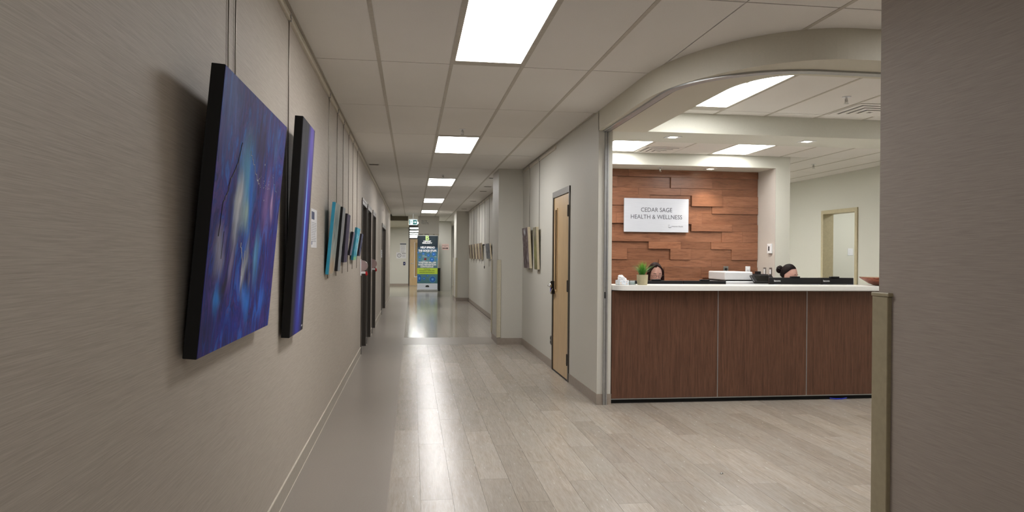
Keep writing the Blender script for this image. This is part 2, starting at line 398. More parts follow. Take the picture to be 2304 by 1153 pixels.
# side room behind the open doorway
struct(MB().box((6.93, 12.1, 0), (9.2, 12.2, H)).box((9.1, 9, 0), (9.2, 12.1, H)).box((6.93, 8.9, 0), (9.2, 9, H)).box((6.93, 9, H-.1), (9.1, 12.1, H)).done('wall_side_room', M['cream']))
d = struct(bpy.data.objects.new('door_6', None)); COL.objects.link(d); d.location = (6.78, 10.22, 0)
MB().box((-.02, 0, 0), (.165, .06, 2.19)).box((-.02, .92, 0), (.165, .98, 2.19)).box((-.02, .06, 2.13), (.165, .92, 2.19)).done('door_frame', plain('tan_door_frame', '#c2b898', .45), d)
outlet((7.875, 12.1, 1.52), 0, 'white two gang switch on the wall seen through the open doorway', None, True, .10, .13, 'light_switch', 'switch')
# foreground right wall stub and olive corner guard
struct(box('wall_foreground', (2.165, -4, 0), (2.33, 3.1, H+.01), M['wallpaper_shaded']))
gd = struct(MB().box((2.145, 3.01, 0), (2.168, 3.122, 1.215), .003).box((2.168, 3.1005, 0), (2.345, 3.122, 1.215), .003).done('trim_3', M['olive']))
MB().box((2.141, 3.0, 1.215), (2.168, 3.125, 1.233), .003).box((2.168, 3.1005, 1.215), (2.348, 3.125, 1.233), .003).done('guard_cap', M['olive'], gd)
struct(box('wall_rear', (XL-.16, -4.1, 0), (6.93, -4, H), M['wall']))
# far lobby
struct(MB().box((-3.6, 33.2, 0), (-.16, 33.35, H+.3)).box((.80, 33.2, 0), (XR+.2, 33.35, H+.3)).box((-.16, 33.2, 2.72), (.8, 33.35, H+.3)).box((-3.7, 23.4, 0), (-3.6, 33.3, H)).box((-3.6, 23.25, 0), (XL-.16, 23.4, H)).done('wall_lobby', M['wall']))
struct(box('baseboard_lobby', (-3.6, 33.19, 0), (-.16, 33.2, .1), M['base']))
struct(box('ceiling_bulkhead', (-3.6, 25.5, 2.61), (-.15, 25.75, H+.01), plain('brown_bulkhead', '#6e6552', .6)))
struct(box('ceiling_lobby', (-3.6, 25.75, 2.66), (-.15, 33.2, 2.75), M['soffit']))
struct(box('wall_lobby_right', (XR, 30.0, 0), (XR+.14, 33.2, H), M['wall']))
# far corridor beyond the transom
struct(MB().box((-1.6, 33.35, 0), (-1.5, 57, H)).box((2.2, 33.35, 0), (2.3, 57, H)).box((-1.5, 57, 0), (2.2, 57.1, H)).box((-1.6, 33.35, H), (2.3, 57.1, H+.1)).done('wall_beyond', plain('far_corridor_paint', '#6d6a60', .6)))
d = struct(bpy.data.objects.new('door_7', None)); COL.objects.link(d); d.location = (-.16, 33.2, 0)
MB().box((0, -.02, 0), (.05, .13, 2.72)).box((.91, -.02, 0), (.96, .13, 2.72)).box((.05, -.02, 2.14), (.91, .13, 2.2)).box((.05, -.02, 2.68), (.91, .13, 2.72)).done('door_frame', M['frame_dark'], d)
box('transom_pane', (.05, .05, 2.2), (.91, .058, 2.68), M['glass'], d)
lf = MB().box((.055, .02, .01), (.28, .065, 2.135)).box((.62, .02, .01), (.905, .065, 2.135)).box((.28, .02, 1.97), (.62, .065, 2.135)).box((.28, .02, .01), (.62, .065, .42)).done('door_leaf', M['birch'], d)
MB().box((.265, .012, .40), (.285, .03, 1.99)).box((.285, .012, .40), (.62, .03, .43)).done('window_bead', M['whitep'], lf)
box('window_pane', (.285, .04, .43), (.62, .046, 1.97), plain('amber_pane', '#a98e63', .2), lf)
MB().lathe([(.03, -.0), (.03, .02)], (.13, 0, 1.02), 14, 'Y').tube([(.13, -.03, 1.02), (.25, -.035, 1.02)], .011).lathe([(.022, -.0), (.022, .02)], (.13, 0, 1.17), 14, 'Y').done('lever_handle', M['steel'], lf)
d = struct(bpy.data.objects.new('door_8', None)); COL.objects.link(d); d.location = (XR, 29.0, 0)
MB().box((-.012, 0, 0), (-.0, 2.5, 2.62)).done('door_leaf', M['lens'], d)
MB().box((-.02, -.06, 0), (0, 0, 2.68)).box((-.02, 2.5, 0), (0, 2.56, 2.68)).box((-.02, 0, 2.62), (0, 2.5, 2.68)).box((-.02, 1.23, 0), (0, 1.27, 2.62)).done('door_frame', M['frame_dark'], d)
cp = struct(box('wall_column', (1.05, 28.8, 0), (1.54, 28.92, H), M['wall']))
MB().box((1.04, 28.785, .1), (1.105, 28.8, 1.34)).box((1.036, 28.785, .1), (1.05, 28.87, 1.34)).done('corner_guard', M['trimline'], cp)

# ---- ceilings
ceil = struct(MB().box((XL-.16, -4, H+.03), (XR+.05, 33.2, H+.15)).box((XR+.05, -4, H+.03), (6.93, 13.3, H+.15)).done('ceiling', M['plenum']))
GX = [XL, -.243, .268, .780, 1.292, XR+.04]
GY = [5.18+1.524*k for k in range(-5, 19)]
tiles = {}
def tile(x0, x1, y0, y1):
    k = (round(x1-x0, 3), round(y1-y0, 3))
    if k not in tiles:
        b_ = MB().box((.004, .005, 0), (x1-x0-.004, y1-y0-.005, .016)); me = bpy.data.meshes.new('ceiling_tile'); b_.bm.to_mesh(me); b_.bm.free(); me.materials.append(M['tile']); tiles[k] = me
    link('ceiling_tile', tiles[k], ceil, (x0, y0, H))
lamps_y = [k for k in range(-5, 19) if (k+1) % 3 == 0]      # bays holding a troffer
for i in range(len(GY)-1):
    k = i-5
    for j in range(5):
        if j == 2 and (k+1) % 3 == 0 and k >= -4 and k < 15: continue
        if j == 4 and GY[i] < 6.6 and GX[j+1] > XR:
            tile(GX[j], XR+.04, GY[i], GY[i+1]); continue
        tile(GX[j], GX[j+1], GY[i], GY[i+1])
for x in GX[1:-1]: box('grid_rail', (x-.013, -2.4, H-.003), (x+.013, GY[-1], H+.012), M['tbar'], ceil)
box('wall_angle', (XL, -4, H-.004), (XL+.022, 23.4, H+.01), M['tbar'], ceil)
box('wall_angle', (XR-.02, 6.7, H-.004), (XR, 28, H+.01), M['tbar'], ceil)
# waiting side (in front of the curved soffit)
x = XR+.04; j = 0
while x < 6.7:
    xn = min([1.292+.512*(k+1) for k in range(14) if 1.292+.512*(k+1) > x+.05][0], 6.78)
    ym = {0: 5.4, 1: 4.85}.get(j, 4.05)
    for i in range(len(GY)-1):
        if GY[i] > ym: break
        if abs(x-3.34) < .02 and abs(GY[i]-2.132) < .01: continue
        tile(x, xn, GY[i], min(GY[i+1], ym))
    if xn < 6.7: box('grid_rail', (xn-.013, -2.4, H-.003), (xn+.013, ym, H+.012), M['tbar'], ceil)
    x = xn; j += 1
# reception ceiling: tray and back part
RX = [XI+.0, 2.33, 2.845, 3.36, 3.872, 4.385, 4.90, 5.41, 5.925, 6.44, 6.78]
RLAMP = [(1, 4.70, 6.38), (1, 7.62, 9.12), (4, 7.62, 9.12), (7, 4.86, 6.38)]
def rtiles(y0, y1, xi0=0):
    for a in range(xi0, len(RX)-1):
        if any(l_[0] == a and abs(l_[2]-y1) < .3 and y1-y0 > .8 for l_ in RLAMP): continue
        tile(RX[a], RX[a+1], y0, y1)
    for x in RX[max(xi0, 1):-1]: box('grid_rail', (x-.011, y0, H-.003), (x+.011, y1, H+.012), M['tbar'], ceil)
rtiles(6.38, 6.62, 0); rtiles(4.86, 6.38, 0)
rtiles(4.30, 4.86, 1)
rtiles(7.05, 7.62, 0); rtiles(7.62, 9.12, 0)
RX_ = RX; RX = [5.05, 5.41, 5.925, 6.44, 6.78]; LL = RLAMP; RLAMP = []
for a, b_ in ((9.12, 10.66), (10.66, 12.18), (12.18, 13.2)): rtiles(a, b_)
RX = [XI, 2.33, 2.845, 3.36, 3.872, 4.385, 4.90, 5.05]
rtiles(9.76, 10.66); rtiles(12.18, 13.2)
for q in (0, 1, 2, 4, 6): tile(RX[q], RX[q+1], 10.66, 12.18)
RX = RX_

def troffer(x0, x1, y0, y1, label, mat, rib=False, group=None, ins=.10):
    o = thing('ceiling_light', label, 'ceiling light', ((x0+x1)/2, (y0+y1)/2, H), 0, group)
    hx, hy = (x1-x0)/2-.005, (y1-y0)/2-.005; a, b_ = hx-.018, hy-ins
    MB().box((-hx, -hy, -.002), (hx, -b_, .02)).box((-hx, b_, -.002), (hx, hy, .02)).box((-hx, -b_, -.002), (-a, b_, .02)).box((a, -b_, -.002), (hx, b_, .02)).done('frame', M['tbar'], o)
    box('diffuser', (-a, -b_, .004), (a, b_, .014), mat, o)
    if rib: box('centre_rib', (-.006, -b_, -.001), (.006, b_, .004), M['tile'], o)
    return o
ords = ['nearest', 'second', 'third', 'fourth', 'fifth']
troffer(GX[2], GX[3], GY[4]+4.572*5, GY[4]+4.572*5+1.524, 'added corridor ceiling light, unseen behind the overhead direction panel', M['lamp'])  # unseen lamp continuing the row, added to brighten the lobby end
troffer(GX[2], GX[3], -.916, .608, 'added dimmer corridor fill light, unseen overhead behind the camera', emit('rear_fill_diffuser', '#fffcf7', 12))  # unseen lamp added at lower strength to lift the near left wall
for k in range(5):
    y0 = GY[4]+4.572*k
    troffer(GX[2], GX[3], y0, y0+1.524, '%s white ceiling light panel along the corridor, counted from the front' % ords[k], M['lamp'])
troffer(3.34, 3.852, 2.132, 3.656, 'ceiling light of the waiting side hidden behind the foreground wall', M['lamp'])
troffer(RX[1], RX[2], 4.88, 6.38, 'large ceiling light right behind the curved soffit edge', M['lamp_r'], True, ins=.15)
troffer(RX[1], RX[2], 7.62, 9.12, 'ceiling light above the wood wall, at the left beside the door jamb', M['lamp_r'], True)
troffer(RX[4], RX[5], 7.62, 9.12, 'ceiling light in front of the wood wall, right of the air vent', M['lamp_r'], True)
troffer(RX[7], RX[8], 4.88, 6.38, 'added tray fill light, unseen behind the foreground wall', M['lamp_r'], True)  # unseen lamp added to bring more light into tray and right side
troffer(4.385, 4.897, 10.66, 12.18, 'added fill light, unseen behind the wood wall, right one', emit('back_fill_diffuser', '#fffdf9', 25), True)  # unseen lamp added to light the far right reception wall
troffer(3.36, 3.872, 10.66, 12.18, 'added fill light, unseen behind the wood wall, left one', emit('back_fill_diffuser', '#fffdf9', 25), True)  # second unseen lamp, added to brighten that wall further
for k in range(5):
    y0 = 35.9+4.572*k
    MB().box((-.25, y0, H-.02), (.35, y0+1.2, H-.005)).done('ceiling_light', M['lamp'])
    tag(bpy.data.objects[[o.name for o in bpy.data.objects if o.name.startswith('ceiling_light')][-1]], '%s of the bright lights seen through the glass over the far door' % ['topmost', 'second from the top', 'third from the top', 'fourth from the top', 'lowest'][k], 'ceiling light', 'lights seen through the transom')
o = thing('ceiling_light', 'bright ceiling light of the side room behind the open doorway', 'ceiling light', (8.0, 10.6, H-.1))
box('frame', (-.27, -.62, -.014), (.27, .62, 0), M['tbar'], o); box('diffuser', (-.25, -.6, -.018), (.25, .6, -.0145), M['lamp_r'], o)
o = thing('ceiling_light', 'lobby ceiling light near the far back wall', 'ceiling light', (.3, 30.4, H))
box('frame', (-.27, -.62, -.006), (.27, .62, 0), M['tbar'], o); box('diffuser', (-.25, -.6, -.01), (.25, .6, -.0065), emit('lobby_diffuser', '#fffcf7', 34), o)
o = thing('ceiling_light', 'lobby ceiling light over the left alcove with the notices', 'ceiling light', (-2.0, 29.5, 2.66))
box('frame', (-.27, -.62, -.006), (.27, .62, 0), M['tbar'], o); box('diffuser', (-.25, -.6, -.01), (.25, .6, -.0065), emit('lobby_diffuser', '#fffcf7', 34), o)

def downlight(x, y, z, label, watts):
    o = thing('downlight', label, 'downlight', (x, y, z))
    MB().box((-.075, -.06, -.005), (-.04, .06, 0)).box((.04, -.06, -.005), (.075, .06, 0)).box((-.04, -.06, -.005), (.04, -.04, 0)).box((-.04, .04, -.005), (.04, .06, 0)).done('trim_frame', M['whitep'], o)
    box('lamp_face', (-.04, -.04, -.003), (.04, .04, -.001), M['lamp_s'], o)
    l = bpy.data.lights.new('lamp_beam', 'SPOT'); l.energy = watts; l.spot_size = math.radians(95); l.spot_blend = .7; l.shadow_soft_size = .04; l.color = (1, .9, .74)
    lo = bpy.data.objects.new('lamp_beam', l); COL.objects.link(lo); lo.parent = o; lo.location = (0, 0, -.02)
downlight(2.53, 6.80, SZ, 'small recessed downlight in the beam, left one near the door jamb', 10)
downlight(3.94, 6.80, SZ, 'small recessed downlight in the beam, right one', 10)
downlight(4.02, 9.36, AZ, 'small recessed downlight over the wood wall, glowing warm', SPOT)
downlight(2.33, 9.36, AZ, 'recessed downlight over the wood wall hidden behind the door jamb', SPOT)

def vent(x, y, s_, label):
    o = thing('ceiling_vent', label, 'air vent', (x, y, H))
    for i, q in enumerate((.5, .38, .26, .14)):
        a = s_*q; z = -.004-.006*i; b_ = MB(); w_ = s_*.092
        for x0, y0, x1, y1 in ((-a, -a, a, -a+w_), (-a, a-w_, a, a), (-a, -a+w_, -a+w_, a-w_), (a-w_, -a+w_, a, a-w_)): b_.box((x0, y0, z-.004), (x1, y1, z+.002))
        b_.done('louver', M['tile'], o)
    box('throat', (-.40*s_, -.40*s_, -.0035), (.40*s_, .40*s_, -.001), M['blackm'], o)
vent(3.10, 8.82, .5, 'square louvred air vent above the wood wall, between two lights')
vent(4.15, 6.10, .5, 'square louvred air vent in the tray ceiling near the foreground wall')
def sprinkler(x, y, z, label):
    o = thing('sprinkler', label, 'sprinkler', (x, y, z))
    MB().lathe([(.035, -.004), (.035, 0), (.01, 0), (.01, -.004)][::-1], seg=20).done('escutcheon', M['whitep'], o)
    MB().lathe([(.008, -.045), (.01, -.02), (.008, -.002)], seg=10).tube([(-.012, 0, -.02), (-.014, 0, -.045), (0, 0, -.058)], .002, 5).tube([(.012, 0, -.02), (.014, 0, -.045), (0, 0, -.058)], .002, 5).lathe([(.02, -.06), (.02, -.057)], seg=16).done('spray_head', M['chrome'], o)
sprinkler(.53, 7.82, H, 'sprinkler head in front of the second corridor light')
sprinkler(.51, 12.3, H, 'sprinkler head in front of the third corridor light')
sprinkler(3.63, 5.65, H, 'sprinkler head in the tray ceiling left of the vent')
sprinkler(5.76, 9.75, H, 'sprinkler head over the right side behind the pillar')
sprinkler(3.31, 9.36, AZ, 'small sprinkler in the alcove above the welcome sign')
for i, (x, y, lb) in enumerate([(-.585, 11.1, 'by the left wall above the dark doors'), (1.40, 12.6, 'just past the first pier'), (1.47, 14.15, 'second past the first pier'), (1.48, 15.2, 'third past the first pier'), (1.50, 18.0, 'fourth past the first pier'), (1.49, 21.0, 'beside the second pier')]):
    o = thing('ceiling_slot', 'small dark ceiling access slot ' + lb, 'ceiling slot', (x, y, H))
    box('slot_frame', (-.08, -.06, -.004), (.08, .06, 0), M['tbar'], o); box('slot_opening', (-.065, -.035, -.0055), (.065, .035, -.0042), M['blackm'], o)

# picture rails
def rail(name, x, y0, y1, s_):
    o = struct(MB().box((x, y0, 2.695), (x+.012*s_, y1, 2.735)).box((x+.012*s_, y0, 2.695), (x+.016*s_, y1, 2.703)).box((x+.012*s_, y0, 2.727), (x+.016*s_, y1, 2.735)).done(name, M['trimline'])); return o
rail('trim_4', XL, -4, 23.3, 1); rail('trim_5', XR, 8.6, 11.2, -1); rail('trim_6', XR, 12.1, 22.1, -1)

# ================================================================ cedar plank wall
def WX(xz): return 2.875+(1370+xz/6.776-1403)*.00640
rows = [(.1, [(-1, 300, 2), (300, 1740, 2), (1740, 0, 2)]),
        (.149, [(-1, 130, 2), (130, 940, 0), (940, 1580, 2), (1580, 0, 1)]),
        (.1, [(-1, 450, 1), (450, 1095, 1), (1095, 1740, 1), (1740, 0, 1)]),
        (.149, [(-1, 620, 2), (620, 1260, 0), (1260, 1740, 3), (1740, 0, 2)]),
        (.1, [(-1, 560, 1), (560, 1580, 1), (1580, 0, 2)]),
        (.149, [(-1, 120, 2), (120, 1420, 2), (1420, 0, 1)]),
        (.1, [(-1, 1255, 0), (1255, 1890, 3), (1890, 0, 2)]),
        (.149, [(-1, 780, 2), (780, 1735, 1), (1735, 2060, 2), (2060, 0, 2)]),
        (.1, [(-1, 610, 0), (610, 1100, 2), (1100, 1570, 1), (1570, 0, 2)]),
        (.149, [(-1, 290, 1), (290, 940, 0), (940, 1260, 2), (1260, 1890, 1), (1890, 0, 2)]),
        (.1, [(-1, 770, 0), (770, 1580, 1), (1580, 0, 1)]),
        (.149, [(-1, 850, 1), (850, 1420, 2), (1420, 0, 2)])]
rs = random.Random(3)
z = AZ
for i in range(20):
    if i < len(rows): h_, ps = rows[i]
    else: h_ = (.1, .149)[i % 2]; a = rs.randint(300, 900); ps = [(-1, a, rs.randint(0, 2)), (a, a+900, rs.randint(0, 2)), (a+900, 0, rs.randint(0, 2))]
    z0 = max(z-h_, 0)
    if z0 >= z-.01: break
    for a, b_, L in ps:
        x0 = XI+.003 if a == -1 else WX(a); x1 = 4.838 if b_ == 0 else WX(b_)
        parts_ = [(x0, x1)] if x1-x0 < 1.25 or a != -1 else [(x0, (x0+x1)/2-.1), ((x0+x1)/2-.1, x1)]
        for q0, q1 in parts_:
            y1 = 9.628-.0135*L
            me = MB().box((0, 0, 0), (q1-q0-.0012, 9.64-y1, z-z0-.0012), .0012)
            me.done('wall_plank', M['cedar'], wb, loc=(q0, y1, z0))
    z = z0

# ================================================================ sign
s_ = thing('wall_sign', 'brushed silver clinic name sign on the wood plank wall', 'sign', (3.337, 9.57, 1.97))
t = NT('brushed_panel'); n = t.noise(t.coord(scale=(1, 1, 40)), 6, 3)
t.set(Base_Color=t.ramp(n, [(.3, rgb('#c4c8d2')), (.7, rgb('#cdd1da'))]), Roughness=.32, Metallic=.15); M['signp'] = t.m
box('sign_panel', (-.462, 0, -.232), (.462, .02, .232), M['signp'], s_, .0015)
MB().box((-.42, .02, -.2), (.42, .035, .2)).done('standoff_frame', M['blackm'], s_)
dk = plain('grey_lettering', '#4b4d57', .5)
text('CEDAR SAGE', .083, (0.0, -.001, .072), dk, s_, off=.0, sx=.93)
text('HEALTH & WELLNESS', .083, (.0, -.001, -.025), dk, s_, off=.0, sx=.93)
text('Interior Health', .026, (.385, -.001, -.150), dk, s_, align='RIGHT', off=-.0002)
MB().tube([(.193+.023*math.cos(math.radians(a)), -.002, -.150+.017*math.sin(math.radians(a))) for a in range(-190, 40, 18)], [.0006+.0024*math.sin(PI*i/12) for i in range(13)], 6).done('logo_swoosh', dk, s_)
MB().sphere((.176, -.001, -.136), .004, .001, .004, 8, 6).sphere((.188, -.001, -.143), .003, .001, .003, 8, 6).sphere((.183, -.001, -.130), .003, .001, .003, 8, 6).done('logo_dots', dk, s_)

# outlets and controls
for x, lb, mt in ((4.364, 'steel wall outlet with a plug on the wood wall above the printer', M['steel']), (4.69, 'white wall jack on the wood wall above the printer, near the corner', None)):
    o = outlet((x, 9.60, 1.237), 0, lb, mt, False, .072, .075)
    MB().box((-.016, -.02, -.02), (.016, -.006, .012), .004).tube([(.0, -.018, -.015), (.012, -.03, -.05), (.01, -.02, -.1), (.008, -.012, -.16)], .004, 6).done('plug', M['black'] if mt else M['whitep'], o)
for y, lb in ((9.39, 'farther'), (9.225, 'nearer')):
    o = thing('light_switch', lb + ' rocker light switch beside the wood wall, under the thermostat', 'switch', (4.84, y, 1.207), -PI/2)
    MB().box((-.036, -.007, -.057), (.036, 0, .057), .002).done('cover_plate', M['steel'], o)
    MB().box((-.017, -.012, -.033), (.017, -.007, .033), .002).done('rocker', M['whitep'], o)
o = thing('thermostat', 'white wall thermostat with dark display beside the wood wall', 'thermostat', (4.84, 9.235, 1.522), -PI/2)
MB().box((-.05, -.026, -.065), (.05, 0, .065), .005, 2).done('housing', M['whitep'], o)
MB().box((-.013, -.0285, -.03), (.015, -.026, .032)).done('display', M['black'], o)

# ================================================================ reception counter
c_ = thing('reception_counter', 'long walnut fronted reception counter with three tall panels', 'counter', (XI, 6.6, 0))
CW = 3.6
seams = [0, 2.926-XI, 3.843-XI, 2.8, CW]
for a, b_ in zip(seams, seams[1:]): MB().box((a+.005+.008*(a == 0), .0, .05), (b_-.005, .02, 1.068)).done('front_panel', M['walnut'], c_)
tm = MB().box((.008, -.002, .040), (CW, .018, .048))
for a in seams[1:-1]: tm.box((a-.0035, -.001, .048), (a+.0035, .016, 1.068))
tm.done('edge_trim', M['alu'], c_)
box('toe_kick', (.01, .035, 0), (CW, .05, .05), M['blackm'], c_)
MB().box((.01, .022, .05), (CW, .05, 1.068)).box((.01, .05, .05), (.04, .32, 1.068)).box((CW-.03, .05, 0), (CW, .32, 1.068)).done('carcass', M['black'], c_)
# solid surface top
ct = [(.012, .33), (.012, .02)]+[(p[0], p[1]) for p in arc(.012+.11, .02, .11, .12, 180, 270, 10)][1:]+[(CW+.05, -.10), (CW+.05, .33)]
tp = MB().prism([(p[0]+XI, p[1]+6.6) for p in ct], 1.076, 1.122)
bmesh.ops.bevel(tp.bm, geom=[e for e in tp.bm.edges if abs(e.verts[0].co.z-e.verts[1].co.z) < 1e-5], offset=.006, segments=2, affect='EDGES')
tag(tp.done('countertop', M['white']), 'long white countertop slab with a rounded left end', 'countertop')
MB().box((.04, .04, 1.068), (CW, .3, 1.076)).done('top_cleat', M['blackm'], c_)
bl_ = emit('blue_glow', '#2c38b0', .12)
tag(MB().tube([(4.10, 6.612, .012), (4.16, 6.60, .006), (4.22, 6.60, .006), (4.28, 6.612, .012)], .005, 8).done('cable', bl_), 'short blue cable loop poking out under the counter toe kick', 'cable')
# low desk behind
dsk = thing('office_desk', 'low white work desk tucked behind the reception counter', 'desk', (2.0, 6.98, 0))
MB().box((0, 0, .71), (3.3, .78, .74), .003).done('desktop', M['white'], dsk)
for x in (.02, 1.62, 3.24): MB().box((x, .03, 0), (x+.04, .72, .71)).done('leg', M['alu'], dsk)

def monitor(x, y, wd, tz, label, rz=0, logo=True, cam_x=0, strip=True, group='monitors on the reception desk'):
    o = thing('monitor', label, 'monitor', (x, y, .74), rz, group)
    h_ = .34; z1 = tz-.74
    MB().box((-wd/2, 0, z1-h_), (wd/2, .03, z1), .004).box((-wd*.3, -.03, z1-h_+.07), (wd*.3, 0, z1-.06), .012).done('back_shell', M['black'], o)
    MB().box((-wd/2+.012, .0305, z1-h_+.015), (wd/2-.012, .032, z1-.012)).done('screen', M['lens'], o)
    MB().box((-.03, -.045, .01), (.03, -.028, z1-.14), .004).done('stand_neck', M['black'], o)
    MB().box((-.12, -.12, 0), (.12, .10, .012), .004).done('stand_foot', M['black'], o)
    MB().box((cam_x-.05, -.012, z1), (cam_x+.05, .03, z1+.014), .004).done('webcam', M['black'], o)
    if logo: text('lenovo', .027, (-wd/2+.085, -.001, z1-.034), M['whitep'], o, off=.0009)
    if strip: MB().box((-wd/2+.05, -.0045, z1-.076), (wd/2-.01, -.0, z1-.066), .001).done('vent_strip', plain('grey_strip', '#5b6070', .4) , o)
    return o
monitor(2.44, 7.10, .66, 1.150, 'left black monitor behind the potted grass, in front of the woman with glasses', .03, False, .04, False)
monitor(3.01, 7.12, .46, 1.150, 'black monitor in the middle of the counter, left of the printer', -.02, False, .0, False)
monitor(4.0, 7.10, .575, 1.187, 'black monitor in front of the woman with the hair bun', .0, True, -.0)
monitor(4.485, 7.13, .40, 1.187, 'black monitor between the bun woman and the copper bowl', .0, True, -.02)

# ---- things on the counter
TZ = 1.122
o = thing('potted_grass', 'bright green artificial grass in a beige round pot on the counter', 'plant', (2.20, 6.70, TZ))
MB().lathe([(.044, 0), (.048, .004), (.0525, .05), (.054, .094), (.054, .098), (.047, .098), (.046, .085)], seg=36).done('pot', plain('stoneware', '#a89e80', .6), o, smooth=False)
MB().lathe([(.046, .082), (.046, .088)], seg=24).done('soil', plain('moss', '#1e2a12', .9), o)
t = NT('grass_blade'); g = t.n('TexCoord').outputs['Object']; sp = t.n('SeparateXYZ', {0: g})
t.set(Base_Color=t.mix(t.noise(t.coord(), 60, 2), t.ramp(sp.outputs[2], [(.09, rgb('#1c4014')), (.15, rgb('#3f8a22')), (.20, rgb('#8fc23c')), (.25, rgb('#c3cf72'))]), rgb('#4a8a2c')), Roughness=.45)
t.set(Transmission_Weight=0.0)
gb = bmesh.new(); rg = random.Random(5)
for i in range(190):
    a = rg.uniform(0, 2*PI); lean = rg.uniform(.0, .10)*(1 if rg.random() < .88 else 1.35); hh = rg.uniform(.10, .155)-lean*.2; wv = rg.uniform(.0020, .0036)
    r0 = rg.uniform(0, .03); bx_, by_ = r0*math.cos(a), r0*math.sin(a); d_ = Vector((math.cos(a), math.sin(a), 0)); sd = Vector((-math.sin(a+rg.uniform(-1, 1)), math.cos(a), 0)).normalized()
    prev = None
    for k in range(6):
        q = k/5; c3 = Vector((bx_, by_, .088))+d_*lean*(q**1.7)*1.25+Vector((0, 0, hh*q-lean*.35*q**3)); ww = wv*(1-q*.92)
        pr = (gb.verts.new(c3-sd*ww), gb.verts.new(c3+sd*ww))
        if prev: gb.faces.new((prev[0], prev[1], pr[1], pr[0]))
        prev = pr
me = bpy.data.meshes.new('grass_blades'); gb.to_mesh(me); gb.free(); me.materials.append(t.m)
link('grass_blades', me, o, kind='stuff')

o = thing('tissue_box', 'flowered tissue box with crumpled white tissue at the counter left end', 'tissue box', (1.985, 6.66, TZ), .1)
t = NT('floral_card'); v = t.n('TexVoronoi', {'Vector': t.coord(), 'Scale': 105.}); q = t.n('SeparateColor', {0: v.outputs['Color']}).outputs[0]
msk = t.math('MULTIPLY', t.math('LESS_THAN', v.outputs['Distance'], .42), t.math('GREATER_THAN', q, .45))
t.set(Base_Color=t.mix(msk, rgb('#d5dae2'), t.ramp(q, [(.5, rgb('#d9a45c')), (.75, rgb('#8fa3b8')), (.9, rgb('#5f6f86'))], 'CONSTANT')), Roughness=.5)
MB().box((-.046, -.055, 0), (.050, .055, .046), .006, 2).done('carton', t.m, o)
ts = MB().sphere((-.008, 0, .058), .036, .032, .036, 24, 16)
for v_ in ts.bm.verts:
    n_ = mnoise.noise_vector(v_.co*42)+.6*mnoise.noise_vector(v_.co*90); v_.co += n_*.0125; v_.co.z = max(v_.co.z, .046)
ts.sphere((.022, .0, .052), .026, .02, .018, 16, 10)
ts.done('tissue', plain('soft_tissue', '#e9eaee', .8), o, smooth=False)
o = thing('card_holder', 'small clear acrylic holder between tissue box and potted grass', 'holder', (2.088, 6.68, TZ))
MB().box((-.03, -.03, 0), (.03, .03, .003)).box((-.03, -.03, .003), (-.0275, .03, .045)).box((.0275, -.03, .003), (.03, .03, .045)).box((-.0275, -.03, .003), (.0275, -.0275, .035)).box((-.0275, .0275, .003), (.0275, .03, .05)).done('acrylic_tray', M['glass'], o)
for k in range(3): MB().box((-.022, -.02+.013*k, .003), (.022, -.018+.013*k, .04-.002*k)).done('card', M['paper'], o)
o = thing('copper_bowl', 'copper coloured bowl at the right end of the counter', 'bowl', (4.72, 6.72, TZ))
pr = [(.055, .0), (.075, .004), (.12, .022), (.165, .05), (.205, .078), (.208, .083), (.20, .084), (.16, .058), (.11, .03), (.05, .014), (.001, .012)]
b_ = MB().lathe(pr, seg=40)
cop = NT('hammered_copper'); n = cop.noise(cop.coord(), 28, 4); cop.set(Base_Color=cop.ramp(n, [(.3, rgb('#6a3424')), (.7, rgb('#a5624a'))]), Roughness=.38, Metallic=.35); cop.bump(n, .2, .004)
b_.done('bowl_shell', cop.m, o, smooth=True)
MB().lathe([(.199, .0835), (.209, .0835), (.209, .0865), (.199, .0865)], seg=40).done('rim', plain('bright_rim', '#d8b79a', .2, .7), o)

# printer
o = thing('office_printer', 'white office printer with tilted black touch screen by the wood wall', 'printer', (4.30, 9.08, 0))
MB().box((-.29, -.28, .0), (.29, .28, .62), .01).box((-.29, -.28, .64), (.25, .28, .98), .012, 2).done('body', M['whitep'], o)
for z in (.08, .26, .44): MB().box((-.26, -.285, z), (.26, -.28, z+.15), .004).done('paper_drawer', M['white'], o)
MB().box((-.29, -.27, .98), (.28, .28, 1.035), .004).done('output_gap', M['black'], o)
MB().box((-.30, -.28, 1.035), (.29, .28, 1.09), .012, 2).box((.0, -.30, 1.022), (.30, -.2, 1.05), .01).done('scanner_bed', M['whitep'], o)
MB().box((-.30, -.26, 1.102), (.08, .27, 1.212), .014, 2).done('document_lid', M['whitep'], o)
MB().box((-.30, -.262, 1.088), (.30, .27, 1.103)).done('lid_gap', M['blackm'], o)
tr_ = MB().box((.06, -.2, 1.165), (.33, .2, 1.180), .005).box((.26, -.05, 1.18), (.30, .05, 1.215), .004)
tr_.done('feed_tray', M['black'], o)
tp_ = MB().box((-.15, -.012, -.075), (.15, .012, .075), .006, 2).done('touch_panel', M['black'], o, loc=(.165, -.36, 1.122), rot=(-.95, 0, .0))
MB().box((-.10, -.0135, -.055), (.09, -.012, .055)).done('panel_display', M['lens'], tp_)

